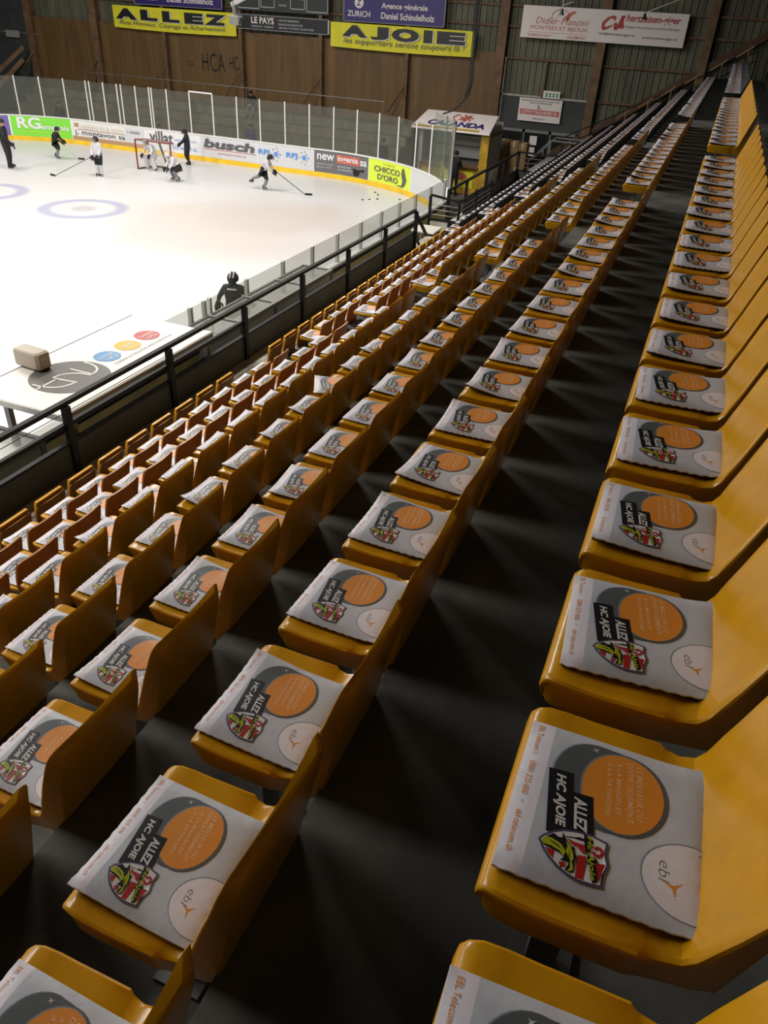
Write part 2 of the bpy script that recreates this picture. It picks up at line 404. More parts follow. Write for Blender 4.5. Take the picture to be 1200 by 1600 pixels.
# glass above the boards
far = thing('end_glass', 'tall clear glass screen with white posts above the far boards', 'rink glass', (-22, YE, 1.165), world_parts=True)
for s0, s1 in ((28.9, 33.0), (33.05, 45.1), (45.15, 60)):
    m_ = MB(); strip(m_, s0, s1, -0.055, -0.040, 1.165, 2.86, 'rink_glass'); m_.build('glass_pane', far)
posts = [56.1, 54.82, 53.6, 52.32, 51.04, 50.82, 50.0, 49.2, 48.96, 48.14, 47.36, 47.22, 46.38, 45.12, 43.88, 42.6, 41.4, 40.12, 38.9, 37.7, 36.5, 35.28, 34.1, 32.85, 31.55]
for s in posts:
    m_ = MB(); a = P(s, -0.02, 1.165); b = P(s, -0.02, 2.90); m_.bar(a, b, 0.032, 'white_metal', 6); m_.build('post', far)
m_ = MB(); a = P(45.12, -0.02, 2.90); b = P(43.88, -0.02, 2.90); m_.bar(a, b, 0.035, 'white_metal', 6); m_.build('gate_bar', far)
# tall corner screen where the boards turn to the stand
cs = thing('corner_glass', 'tall glass screen of three panes at the rink corner by the kiosk', 'rink glass', P(28.0, -.05, 0), world_parts=True)
for s0, s1 in ((30.3, 31.5), (29.1, 30.28), (27.7, 29.05)):
    m_ = MB(); strip(m_, s0, s1, -0.09, -0.07, 1.165, 3.35, 'side_glass'); m_.build('glass_pane', cs)
for s in (30.28, 29.05, 27.7, 27.45):
    m_ = MB(); m_.bar(P(s, -0.10, 0.0), P(s, -0.10, 3.38), 0.035, 'steel', 6); m_.build('post', cs)
ng = thing('side_glass_screen', 'low clear glass screen with steel posts above the near boards', 'rink glass', (XB, 17, 1.165), world_parts=True)
gy = [10.9, 11.3, 11.75, 11.93, 13.3, 14.85, 16.3, 17.7, 19.18, 20.63, 22.05, 23.45, 24.9, 26.4]
for y0, y1 in ((10.3, 11.28), (11.32, 11.74), (11.95, 13.28), (13.32, 14.83), (14.87, 16.28), (16.32, 17.68), (17.72, 19.16), (19.2, 20.61), (20.65, 22.03), (22.07, 23.43), (23.47, 24.88), (24.92, 26.38)):
    m_ = MB(); strip(m_, y0, y1, -0.055, -0.043, 1.165, 1.86, 'side_glass', step=5); m_.build('glass_pane', ng)
for s in gy[1:]:
    m_ = MB(); m_.bbox(XB-.01, XB+.075, s-.035, s+.035, 1.0, 1.87, 'steel', .008, 1); m_.build('post', ng)
# pucks on the ice near the corner
for i, (x, y) in enumerate(((-12.75, 30.2), (-12.55, 30.45), (-12.3, 30.7), (-12.9, 31.9), (-12.6, 31.5), (-11.5, 31.2))):
    m_ = MB(); m_.bar((x, y, 0), (x, y, .03), .045, 'puck_black', 10)
    tag(m_.build('puck'), 'small black puck lying on the ice near the yellow-edged corner boards', 'puck', 'pucks scattered by the corner')

# ---------------------------------------------------------------- goal
gx0, gx1, gy0 = -23.62, -21.80, 30.0
goal = thing('hockey_goal', 'red framed ice hockey goal with white net in front of far boards', 'goal', ((gx0+gx1)/2, gy0, 0), world_parts=True)
m_ = MB(); m_.tube([(gx0, gy0, 0), (gx0, gy0, 1.22), (gx1, gy0, 1.22), (gx1, gy0, 0)], .035, 'goal_red', 8)
m_.build('front_frame', goal)
m_ = MB(); m_.tube([(gx0, gy0, .03), (gx0+.15, gy0+.95, .03), (gx1-.15, gy0+.95, .03), (gx1, gy0, .03)], .03, 'goal_red', 6)
m_.tube([(gx0, gy0, 1.22), (gx0+.25, gy0+.45, 1.2), (gx1-.25, gy0+.45, 1.2), (gx1, gy0, 1.22)], .025, 'goal_red', 6)
m_.bar(((gx0+gx1)/2, gy0+.45, 1.2), ((gx0+gx1)/2, gy0+.95, .03), .05, 'bracket_steel', 6); m_.build('rear_frame', goal)
m_ = MB()
nn = 18
for i in range(nn+1):
    t = i/nn; xt = gx0+.25+(gx1-gx0-.5)*t; xb = gx0+.15+(gx1-gx0-.3)*t
    m_.bar((xt, gy0+.45, 1.2), (xb, gy0+.95, .03), .005, 'net_white', 3)
    m_.bar((xt, gy0+.02, 1.22), (xt, gy0+.45, 1.2), .005, 'net_white', 3)
for j in range(13):
    t = j/12; z = 1.2*(1-t)+.03*t; y = gy0+.45+.5*t; ins = .25-.10*t
    m_.bar((gx0+ins, y, z), (gx1-ins, y, z), .005, 'net_white', 3)
    for gxx, sg in ((gx0, 1), (gx1, -1)):
        m_.bar((gxx, gy0, z), (gxx+sg*ins, y, z), .005, 'net_white', 3)
tag_net = m_.build('goal_netting', goal)

# ---------------------------------------------------------------- far wall
YW = 41.0
def zz(v): return G+v
m_ = MB()
# corrugated sheet with real ribs
def ribs(mb, x0, x1, z0, z1, y, m, pitch=0.30, dep=0.045):
    n = int((x1-x0)/pitch); vs = []
    prof = [(0, 0), (.30, 0), (.40, dep), (.80, dep), (.90, 0)]
    pts = [(x0+(i+u)*pitch, y-d) for i in range(n) for u, d in prof]+[(x1, y)]
    for x, yy in pts: vs += [(x, yy, z0), (x, yy, z1)]
    fs = [(2*i, 2*i+2, 2*i+3, 2*i+1) for i in range(len(pts)-1)]
    mb.add(vs, fs, m)
ribs(m_, -47.9, 3.0, -0.1, zz(6.0), YW+.06, 'corrugated_green')
m_.box(-48, 3.0, YW+.08, YW+.3, -.1, zz(6.0), 'corrugated_green')
struct(m_.build('wall_far'))
wl = MB(); wl.box(-48.3, -48, -16, YW+.3, -.1, zz(6.0), 'wall_panel_dark'); struct(wl.build('wall_left'))
wr = MB(); wr.box(3.0, 3.3, -16, YW+.3, -.1, zz(6.0), 'wall_panel_dark'); struct(wr.build('wall_right'))
wn = MB(); wn.box(-48, 3.0, -16.3, -16, -.1, zz(6.0), 'wall_panel_dark'); struct(wn.build('wall_near'))
ce = MB(); ce.box(-48.3, 3.3, -16.3, YW+.3, zz(6.0), zz(6.2), 'wall_panel_dark'); struct(ce.build('ceiling'))
# roof-beam columns every 4.7 m
for i, (x, wd) in enumerate(((-38.5, .42), (-33.85, .42), (-29.2, .18), (-24.42, .18), (-19.75, .18), (-15.05, .2), (-10.35, .34), (-5.78, .34), (-1.3, .3))):
    m_ = MB()
    if wd > .25:
        m_.box(x-wd/2, x+wd/2, YW-.40, YW, -.1, zz(6.0), 'timber'); m_.box(x-wd/2-.03, x+wd/2+.03, YW-.43, YW-.40, -.1, zz(6.0), 'timber')
    else:
        m_.box(x-wd/2, x+wd/2, YW-.43, YW, 0, zz(6.0), 'timber'); m_.box(x-wd/2+.02, x+wd/2+.35, YW-.10, YW, 0, zz(6.0), 'timber_and_shade')  # wider dark strip behind paints the thin column's shadow on the wall
    tag(struct(m_.build('wall_column')), ['brown timber column left of the bare wall bay', 'brown timber column between bare bay and first yellow banner', 'thin timber column below the yellow ALLEZ banner',
        'thin timber column at the left end of the black board', 'thin timber column between black board and second yellow banner', 'thin timber column below the yellow AJOIE banner',
        'thick timber column right of the AJOIE banner', 'thick timber column below the long white sign', 'timber column at the top end of the stand'][i], 'column')
    if i < 6:
        # slanted strut at the foot of each column
        s = MB(); s.sqbar((x, YW-.38, zz(-3.2)), (x-.55, YW-1.2, zz(-4.35)), .07, .07, 'timber')
        tag(struct(s.build('column_strut')), 'short slanted timber strut at the foot of the ' + ORD(i+1) + ' wall column from the left', 'strut')
# plywood lining of the lower wall, one panel per bay
for i, (x0, x1) in enumerate(((-38.3, -34.05), (-33.65, -29.3), (-29.1, -24.5), (-24.3, -19.85), (-19.65, -15.15), (-14.95, -10.5))):
    m_ = MB(); m_.box(x0, x1, YW-.14, YW-.08, zz(-6.7), zz(-1.55), 'plywood_brown'); m_.box(x0, x1, YW-.17, YW-.06, zz(-1.55), zz(-1.47), 'timber')
    tag(struct(m_.build('plywood_wall_panel')), 'brown plywood lining of the ' + ORD(i+1) + ' wall bay from the left', 'wall panel')
for z in (-0.45, .35):
    m_ = MB(); m_.box(-48, 3, YW-.12, YW-.02, zz(z), zz(z+.09), 'timber'); struct(m_.build('trim_1'))
for (x0, x1, z) in ((-10.1, -5.95, -1.70), (-5.6, -1.4, -1.75), (-5.6, -1.4, -3.2)):
    m_ = MB(); m_.box(x0, x1, YW-.12, YW-.02, zz(z), zz(z+.09), 'timber'); struct(m_.build('trim_2'))
# window-like lining frame over the doors
m_ = MB(); m_.box(-10.14, -5.98, YW-.14, YW-.03, zz(-3.22), zz(-3.14), 'concrete_pale'); m_.box(-10.16, -10.08, YW-.14, YW-.03, zz(-6.7), zz(-1.65), 'concrete_pale')
m_.box(-8.18, -8.10, YW-.14, YW-.03, zz(-3.2), zz(-1.7), 'timber'); struct(m_.build('trim_3'))
m_ = MB(); m_.box(-10.08, -5.95, YW-.10, YW-.02, zz(-4.68), zz(-3.22), 'wall_panel_dark'); struct(m_.build('wall_panel'))
# dark stair-well cladding at the far left
m_ = MB(); m_.box(-47.9, -38.8, YW-.2, YW-.05, 0, zz(-.3), 'wall_panel_dark'); struct(m_.build('wall_recess'))
# doors below the white-and-red sign
for i, (x0, x1) in enumerate(((-10.02, -8.85), (-8.72, -7.55), (-7.42, -6.25))):
    d = MB(); d.box(x0, x1, YW-.13, YW-.06, -.1, zz(-4.72), 'door_dark')
    o = struct(d.build('door_%d' % (i+1)))
    f = MB(); f.box(x0-.12, x0, YW-.18, YW-.05, -.1, zz(-4.6), 'bracket_steel'); f.box(x1, x1+.06, YW-.18, YW-.05, -.1, zz(-4.6), 'bracket_steel'); f.box(x0-.12, x1+.06, YW-.18, YW-.05, zz(-4.72), zz(-4.6), 'bracket_steel')
    f.build('door_frame', o, origin=tuple(o.location))
    h = MB(); h.box(x1-.16, x1-.10, YW-.20, YW-.13, .9, 1.15, 'steel'); h.build('door_handle', o, origin=tuple(o.location))
for i, (x, z) in enumerate(((-8.25, -5.05), (-8.3, -5.55))):
    m_ = MB(); m_.box(x-.18, x+.18, YW-.20, YW-.19, zz(z-.2), zz(z+.2), 'sign_white')
    tag(m_.build('paper_notice'), ['white paper notice on the dark door, the upper one', 'white paper notice on the dark door, the lower one'][i], 'notice')

# ---------------------------------------------------------------- banners and signs on the far wall
def board(name, label, cat, x0, x1, z0, z1, y, body, dep=.05, group=None):
    t = thing(name, label, cat, ((x0+x1)/2, y, zz(z0)), world_parts=True, group=group)
    b = MB(); b.box(x0, x1, y, y+dep, zz(z0), zz(z1), body); b.build('sign_panel', t)
    def fn(u, v, e=0.012): return (x0+u*(x1-x0), y-e, zz(z0)+v*(z1-z0))
    return t, fn
def cloth_banner(label, x0, x1, z0, z1, word, wbox, sub, sbox):
    t = thing('cloth_banner', label, 'banner', ((x0+x1)/2, 40.5, zz(z0)), world_parts=True)
    n = 40; mm = 8; vs = []; fs = []
    def wv(u, v): return 40.51+.03*sin(u*23)*(1-v*.7)+.02*sin(u*57+2)*(1-v)
    def zb(u, v): return zz(z0)+(z1-z0)*v-.05*sin(pi*u)*(1-v)
    for i in range(n+1):
        for j in range(mm+1): u = i/n; v = j/mm; vs.append((x0+u*(x1-x0), wv(u, v), zb(u, v)))
    for i in range(n):
        for j in range(mm): a = i*(mm+1)+j; fs.append((a, a+mm+1, a+mm+2, a+1))
    b = MB(); b.add(vs, fs, 'sign_yellow'); b.add([(p[0], p[1]+.006, p[2]) for p in vs], [f[::-1] for f in fs], 'sign_yellow'); b.build('banner_cloth', t, smooth=True)
    def fn(u, v): return (x0+u*(x1-x0), 40.49-.065, zb(u, v))
    w_ = MB()
    for ch, bx in wbox: 
        w_.text(ch, (bx[0]+.008, bx[1]-.03, bx[2]+.008, bx[3]-.03), lambda u, v: (lambda p: (p[0], p[1]+.018, p[2]))(fn(u, v)), 'sign_white', bold=.07)
    w_.build('letter_shadow', t)
    w_ = MB()
    for ch, bx in wbox: w_.text(ch, bx, fn, 'sign_black', bold=.07)
    w_.build('lettering', t)
    s_ = MB(); s_.text(sub, sbox, fn, 'kiosk_grey' if False else 'ad_grey_text', bold=.0, shear=.2); s_.build('handwriting', t)
cloth_banner('yellow cloth banner with black word ALLEZ hung on the far wall', -32.35, -24.58, -1.67, -.65, 'ALLEZ',
   [('A', (.03, .40, .21, .88)), ('L', (.24, .42, .38, .88)), ('L', (.42, .42, .56, .88)), ('E', (.60, .42, .75, .88)), ('Z', (.76, .42, .93, .88))],
   'Avec Honneur, Courage et Acharnement', (.05, .12, .92, .36))
cloth_banner('yellow cloth banner with black word AJOIE hung on the far wall', -19.15, -11.62, -1.76, -.72, 'AJOIE',
   [('A', (.09, .46, .27, .92)), ('J', (.29, .42, .42, .92)), ('O', (.44, .42, .63, .92)), ('I', (.66, .44, .72, .92)), ('E', (.75, .44, .94, .92))],
   'les supporters seront toujours l\u00e0 !', (.10, .14, .94, .42))
for i, (x0, x1, z0, z1) in enumerate(((-30.85, -25.35, -.55, .78), (-18.45, -13.2, -.66, .70))):
    t, fn = board('insurance_sign', ['navy blue sign above the yellow ALLEZ banner', 'navy blue sign above the yellow AJOIE banner'][i], 'sign', x0, x1, z0, z1, 40.52, 'sign_navy')
    b = MB()
    for a in ((0, 0, 1, .02), (0, .98, 1, 1), (0, 0, .008, 1), (.992, 0, 1, 1)):
        b.poly([(a[0], a[1]), (a[2], a[1]), (a[2], a[3]), (a[0], a[3])], lambda u, v: fn(u, v, .02), 'kiosk_grey')
    b.build('sign_frame', t)
    b = MB(); b.text('ZURICH', (.04, .16, .27, .34), fn, 'sign_white', .015); b.text('Agence g\u00e9n\u00e9rale', (.38, .40, .83, .62), fn, 'sign_white', .02)
    b.text('Daniel Schindelholz', (.38, .14, .90, .34), fn, 'sign_white', .02); b.build('lettering', t)
    b = MB(); b.poly(circ(.155, .58, .045, .17, 28), fn, 'sign_white'); b.text('Z', (.13, .49, .18, .67), lambda u, v: fn(u, v, .018), 'sign_navy', .03, .2); b.build('round_logo', t)
t, fn = board('newspaper_sign', 'black board reading LE PAYS between the two yellow banners', 'sign', -24.52, -19.22, -1.30, -.66, 40.52, 'sign_black')
b = MB()
for a in ((0, 0, 1, .03), (0, .97, 1, 1), (0, 0, .004, 1), (.985, 0, 1, 1)):
    b.poly([(a[0], a[1]), (a[2], a[1]), (a[2], a[3]), (a[0], a[3])], lambda u, v: fn(u, v, .02), 'ink_pale')
b.build('sign_frame', t)
b = MB(); b.text('LE PAYS', (.16, .42, .41, .88), fn, 'sign_white', .03); b.text('PORRENTRUY - DELEMONT', (.16, .16, .41, .30), fn, 'ink_pale', .01)
b.text('CENTRE D\'IMPRESSION', (.46, .66, .68, .80), fn, 'ink_pale', .01); b.text('REALISATION PUBLICITAIRE', (.46, .40, .72, .54), fn, 'ink_pale', .01)
b.text('LIBRAIRIE, PAPETERIE, FOURNITURES', (.46, .16, .84, .30), fn, 'ink_pale', .01); b.poly([(.44, .12), (.443, .12), (.443, .88), (.44, .88)], fn, 'sign_red'); b.build('lettering', t)
t, fn = board('scoreboard', 'dark grey scoreboard with outlined boxes above the black board', 'scoreboard', -24.6, -19.25, -.48, 1.10, 40.50, 'sign_darkgrey', .12)
b = MB()
def frame_(u0, v0, u1, v1, tx=.006, tz=.022):
    for a in ((u0, v0, u1, v0+tz), (u0, v1-tz, u1, v1), (u0, v0, u0+tx, v1), (u1-tx, v0, u1, v1)):
        b.poly([(a[0], a[1]), (a[2], a[1]), (a[2], a[3]), (a[0], a[3])], fn, 'ink_pale')
frame_(.03, .05, .27, .55); frame_(.285, .10, .435, .38); frame_(.60, .10, .755, .38); frame_(.77, .05, .99, .60)
b.build('digit_frames', t)
b = MB(); b.text('LOCAUX', (.30, .44, .40, .50), fn, 'ink_pale', .01); b.text('VISITEURS', (.64, .44, .75, .51), fn, 'ink_pale', .01); b.text('PERIODE', (.48, .16, .56, .21), fn, 'ink_pale', .01)
b.build('lettering', t)
# long white sign
t, fn = board('sponsor_sign', 'long white sign with a jeweller left and a coach company right', 'sign', -9.50, -2.28, -.80, .43, 40.52, 'sign_white')
b = MB(); b.text('Didier Mancini', (.09, .46, .42, .66), fn, 'sign_brick', 0, .2); b.text('MONTRES ET BIJOUX', (.06, .24, .42, .40), fn, 'sign_brick', .0)
b.text('PORRENTRUY', (.05, .05, .20, .13), fn, 'sign_brick', .005); b.text('DELEMONT', (.30, .05, .42, .13), fn, 'sign_brick', .005)
b.poly([(.05, .185), (.42, .185), (.42, .195), (.05, .195)], fn, 'sign_brick')
b.text('hertzeisen-giger', (.64, .62, .96, .90), fn, 'sign_red', .02, .2); b.text('Voyages en autocars \u00e0 travers l\'Europe', (.64, .47, .96, .57), fn, 'ad_grey_text', 0, .2)
b.text('info@hertzeisen-giger.ch', (.49, .22, .71, .32), fn, 'ad_grey_text', .01); b.text('www.hertzeisen-giger.ch', (.75, .18, .96, .28), fn, 'ad_grey_text', .01); b.build('lettering', t)
b = MB()
ring = [(.24+.055*cos(a), .70+.22*sin(a)) for a in [pi*(-.1+1.25*k/14) for k in range(15)]]
for (p, q) in zip(ring, ring[1:]): b.bar(fn(*p, .015), fn(*q, .015), .012, 'sign_brick', 4)
b.poly([(.26, .66), (.29, .60), (.31, .78), (.335, .84), (.32, .90), (.29, .82)], fn, 'sign_brick')
for k in range(5): b.poly(circ(.205+.012*k, .62+.05*k, .004, .016, 8), fn, 'sign_brick')
b.build('watch_logo', t)
b = MB()
cr = [(.50, .44), (.50, .62), (.53, .78), (.565, .84), (.58, .80), (.575, .66), (.565, .74), (.545, .74), (.52, .60), (.515, .50), (.53, .48), (.56, .56), (.565, .52), (.53, .40), (.51, .38)]
b.poly(cr, fn, 'sign_red'); b.poly([(.57, .60), (.585, .64), (.595, .56), (.61, .84), (.635, .86), (.625, .68), (.635, .52), (.63, .46), (.60, .46), (.592, .40), (.575, .42)], fn, 'sign_red'); b.build('coach_logo', t)
# smaller white-red sign and exit sign
t, fn = board('machinery_sign', 'square white sign with a red band hanging above the doors', 'sign', -9.17, -7.10, -4.22, -3.24, 40.75, 'sign_white')
b = MB(); b.poly([(.04, .30), (.96, .30), (.96, .52), (.04, .52)], fn, 'sign_brick'); b.text('LUTHY MACHINES SA', (.08, .34, .92, .48), lambda u, v: fn(u, v, .018), 'sign_white', .02)
b.text('MACHINES DE CHANTIER ET AGRICOLES', (.06, .88, .94, .94), fn, 'ad_grey_text', .01); b.text('VENTE ET REPARATION', (.24, .78, .76, .84), fn, 'ad_grey_text', .01); b.text('L', (.45, .56, .54, .72), fn, 'ad_grey_text', .02)
b.text('PORRENTRUY', (.36, .10, .64, .16), fn, 'ad_grey_text', .01); b.build('lettering', t)
t, fn = board('exit_sign', 'small white exit sign with green pictograms above the square white sign', 'exit sign', -8.08, -7.28, -3.19, -2.88, 40.78, 'sign_white')
b = MB()
for k in range(4): x = .12+.21*k; b.poly([(x, .2), (x+.05, .45), (x, .55), (x+.08, .8), (x+.15, .6), (x+.10, .45), (x+.16, .2)], fn, 'sign_green')
b.build('pictogram', t)
# small tag sign far left, bracketed tube
t, fn = board('small_notice_board', 'small pale notice board on the dark wall at far left', 'sign', -40.35, -39.35, -2.60, -2.25, 40.6, 'kiosk_grey')
b = MB(); b.poly([(-0.4, .7), (2.4, .7), (2.4, .78), (-.4, .78)], lambda u, v: fn(u, v, -.05), 'kiosk_grey'); b.build('mounting_rail', t)
# graffiti on the plywood
m_ = MB(); gfn = lambda u, v: (u, YW-.150, v)
for tx, bx in (('CA', (-28.0, zz(-3.25), -27.6, zz(-3.0))), ('HCA', (-27.05, zz(-3.4), -25.6, zz(-2.55))), ('HCA', (-25.3, zz(-3.25), -24.5, zz(-2.6)))):
    m_.text(tx, bx, gfn, 'door_dark', -.01)
tag(m_.build('graffiti'), 'dark HCA graffiti letters painted on the brown plywood wall', 'graffiti')

# ---------------------------------------------------------------- terrace behind the end boards
for k in range(5):
    y0 = 36.6+.75*k; z0 = -.1; z1 = .15+.38*k
    m_ = MB(); m_.box(-38.0, -14.2, y0, YW-.2 if k == 4 else y0+.75, z0, z1, 'terrace_boards')
    tag(struct(m_.build('terrace_step')), 'brown standing terrace step behind the far glass, ' + ORD(k+1) + ' from the boards', 'terrace step')
tr = thing('terrace_railing', 'thin grey railing running along the terrace in front of the plywood', 'railing', (-24.5, 39.0, 1.3), world_parts=True)
m_ = MB(); m_.bar((-33.6, 39.0, zz(-3.85)), (-15.5, 39.0, zz(-3.85)), .022, 'bracket_steel', 6); m_.build('top_rail', tr)
for k in range(8):
    x = -33.6+18.1*k/7; m_ = MB(); m_.bar((x, 39.0, 1.2), (x, 39.0, zz(-3.85)), .02, 'bracket_steel', 6); m_.build('post', tr)
# slanted stair beams far left
for i, (a, b_) in enumerate((((-38.6, 40.0, zz(-3.0)), (-41.2, 38.6, zz(-5.3))), ((-38.4, 39.6, zz(-3.6)), (-40.4, 38.4, zz(-5.6))))):
    m_ = MB(); m_.sqbar(a, b_, .16, .22, 'timber')
    tag(m_.build('stair_beam'), ['long slanted timber beam leaning at the far left, upper one', 'slanted timber beam leaning at the far left, lower one'][i], 'beam')

# ================================================================ kiosk behind the corner
kx0, kx1, ky0, ky1 = -12.0, -8.85, 34.6, 36.8
kt = thing('drinks_kiosk', 'small drinks kiosk with a sloping white CALANDA roof sign', 'kiosk', ((kx0+kx1)/2, ky0, -.1), world_parts=True)
def roof(u, v, e=0.0):   # u along front, v up the slope
    xf = -12.3+u*3.5; xb = -12.28+u*3.28; x = xf+(xb-xf)*v; y = 34.3+(36.35-34.3)*v; z = zz(-4.2)+.47*v
    return (x, y-e*.25, z+e)
b = MB(); vs = [roof(0, 0), roof(1, 0), roof(1, 1), roof(0, 1)]; b.add([(p[0], p[1], p[2]+.03) for p in vs]+[(p[0], p[1], p[2]-.05) for p in vs], [(0, 1, 2, 3), (7, 6, 5, 4), (0, 4, 5, 1), (1, 5, 6, 2), (2, 6, 7, 3), (3, 7, 4, 0)], 'sign_white')
rp = b.build('roof_panel', kt)
b = MB(); b.add([roof(.02, .0, .045), roof(.86, 0, .045), roof(.86, .09, .045), roof(.02, .09, .045)], [(0, 1, 2, 3)], 'hood_yellow'); b.build('yellow_edge', rp, origin=tuple(kt['_org']))
b = MB(); b.text('CALANDA', (.16, .17, .90, .44), lambda u, v: roof(u, v, .05), 'sign_navy', .03, .15); b.build('lettering', rp, origin=tuple(kt['_org']))
b = MB()
for k in range(7):
    a = k*2*pi/7; cx, cy = .60, .68
    b.poly([(cx, cy), (cx+.11*cos(a), cy+.22*sin(a)), (cx+.08*cos(a+.4), cy+.17*sin(a+.4)), (cx+.03*cos(a+.9), cy+.10*sin(a+.9))], lambda u, v: roof(u, v, .05), 'sign_brick')
for k in range(9):
    a0 = pi*.5+pi*k/9; b.bar(roof(.50+.07*cos(a0), .66+.17*sin(a0), .055), roof(.50+.07*cos(a0+.35), .66+.17*sin(a0+.35), .055), .02, 'sign_brick', 4)
b.build('red_emblem', rp, origin=tuple(kt['_org']))
b = MB(); b.box(kx0, kx1, ky1-.06, ky1, -.1, zz(-3.95), 'kiosk_grey'); b.box(kx0, kx0+.05, ky0+.2, ky1, -.1, zz(-4.1), 'kiosk_grey'); b.build('rear_wall', kt)
b = MB(); b.box(kx1-.04, kx1, ky0+.25, ky1, .95, zz(-4.1)-.30, 'kiosk_grey'); b.box(kx1-.06, kx1+.02, ky0+.2, ky1, zz(-4.1)-.30, zz(-4.1)-.22, 'timber'); b.box(kx1-.05, kx1+.01, ky0, ky1, .85, .95, 'timber'); b.build('side_wall', kt)
b = MB(); b.box(kx1-.36, kx1, ky0-.04, ky0+.16, -.1, zz(-4.25), 'kiosk_ochre'); pst = b.build('front_post', kt)
b = MB(); b.text('CALANDA', (0, 0, 1, 1), lambda u, v: (kx1-.30+v*.22, ky0-.05, 1.05+(1-u)*1.15), 'hood_yellow', .03); b.build('lettering', pst, origin=tuple(kt['_org']))
b = MB(); b.box(kx0, kx0+.16, ky0, ky0+.16, -.1, zz(-4.25), 'kiosk_grey'); b.build('front_post', kt)
b = MB(); b.box(kx0+.1, kx1-.36, ky0, ky0+.5, -.1, .98, 'kiosk_ochre'); b.box(kx0+.1, kx1-.36, ky0-.15, ky0+.5, .98, 1.04, 'timber'); cnt = b.build('counter', kt)
b = MB(); b.add([(x, ky0-.01, z) for x, z in ((-10.9, .15), (-9.4, .15), (-9.4, .85), (-10.9, .85))], [(0, 1, 2, 3)], 'sign_yellow'); b.poly(circ(-10.1, .62, .42, .16), lambda x, z: (x, ky0-.02, z), 'sign_brick'); b.build('poster', cnt, origin=tuple(kt['_org']))
b = MB(); b.box(kx0+.2, kx1-.4, ky1-.45, ky1-.10, 1.1, 2.0, 'ad_pale'); b.box(kx0+.2, kx1-.4, ky1-.46, ky1-.45, 1.55, 1.6, 'kiosk_grey'); b.build('shelf_unit', kt)

def carton(x0, x1, y0, y1, z0, z1, label):
    t = thing('cardboard_box', label, 'box', ((x0+x1)/2, (y0+y1)/2, z0), group='cardboard boxes by the doors', world_parts=True)
    b = MB(); b.bbox(x0, x1, y0, y1, z0, z1, 'cardboard', .012, 1); b.build('carton', t)
    b = MB(); b.box((x0+x1)/2-.03, (x0+x1)/2+.03, y0-.003, y1+.003, z1-.002, z1+.003, 'ad_beige'); b.box((x0+x1)/2-.03, (x0+x1)/2+.03, y0-.004, y0, z1-.22, z1, 'ad_beige'); b.build('packing_tape', t)
    return t
carton(-9.45, -8.72, 37.8, 38.4, -.1, .80, 'lower left cardboard box of the stack between kiosk and doors')
t = carton(-9.42, -8.74, 37.8, 38.4, .802, 1.80, 'upper left cardboard box with a white label, beside the kiosk')
b = MB(); b.box(-9.25, -9.0, 37.79, 37.797, 1.40, 1.65, 'sign_white'); b.build('paper_label', t)
carton(-8.70, -7.90, 37.8, 38.4, -.1, .75, 'lower right cardboard box of the stack between kiosk and doors')
carton(-8.70, -8.30, 37.8, 38.4, .752, 1.78, 'tall upright cardboard box in the middle of the upper layer')
carton(-8.28, -7.88, 37.8, 38.4, .752, 1.74, 'tall upright cardboard box at the right of the upper layer')

# ================================================================ railings at the front of the stand
XR = -6.85
rl = thing('front_railing', 'black steel railing with dark solid panel along the front row', 'railing', (XR, 11, zz(-5.37)), world_parts=True)
b = MB(); b.sqbar((XR, -1.5, zz(-4.40)), (XR, 19.85, zz(-4.40)), .075, .06, 'dark_rail'); b.build('top_rail', rl)
b = MB(); b.sqbar((XR, -1.5, zz(-4.70)), (XR, 11.1, zz(-4.70)), .05, .06, 'dark_rail'); b.build('middle_rail', rl)
b = MB(); b.sqbar((XR, -1.5, zz(-4.53)), (XR, 8.9, zz(-4.53)), .008, .008, 'dark_rail'); b.build('cable', rl)
b = MB(); b.box(XR-.03, XR+.03, -1.5, 19.8, zz(-5.40), zz(-4.97), 'dark_panel'); b.sqbar((XR, -1.5, zz(-4.95)), (XR, 19.8, zz(-4.95)), .07, .04, 'dark_rail'); b.build('solid_panel', rl)
for k in range(9):
    y = 2.25+2.2*k; b = MB(); b.box(XR+.0, XR+.075, y-.05, y+.05, zz(-5.37), zz(-4.43), 'dark_rail'); b.build('post', rl)
b = MB(); b.sqbar((XR, 19.80, zz(-4.40)), (XR, 20.95, zz(-5.28)), .07, .06, 'dark_rail'); b.sqbar((XR, 19.85, zz(-4.95)), (XR, 20.45, zz(-5.5)), .06, .05, 'dark_rail'); b.build('sloping_end_rail', rl)

r2_ = thing('landing_railing', 'black railing with dark panels around the landing beyond the front rows', 'railing', (XR, 27, zz(-5.37)), world_parts=True)
b = MB(); b.sqbar((XR, 22.7, zz(-4.36)), (XR, 31.6, zz(-4.36)), .07, .06, 'dark_rail'); b.sqbar((XR, 31.6, zz(-4.36)), (-3.8, 31.6, zz(-4.36)), .07, .06, 'dark_rail'); b.build('top_rail', r2_)
for y in (22.75, 24.6, 27.0, 29.3, 31.6):
    b = MB(); b.box(XR-.04, XR+.04, y-.04, y+.04, zz(-5.7), zz(-4.36), 'dark_rail'); b.build('post', r2_)
b = MB(); b.box(XR-.02, XR+.02, 24.6, 31.6, zz(-5.75), zz(-5.02), 'dark_panel'); b.sqbar((XR, 24.6, zz(-5.0)), (XR, 31.6, zz(-5.0)), .06, .05, 'dark_rail'); b.box(XR, -4.2, 31.58, 31.62, zz(-5.75), zz(-5.02), 'wall_panel_dark'); b.build('solid_panel', r2_)
b = MB()
for z in (-4.55, -4.72, -4.88): b.bar((XR, 31.6, zz(z)), (-4.0, 31.6, zz(z)), .012, 'bracket_steel', 5)
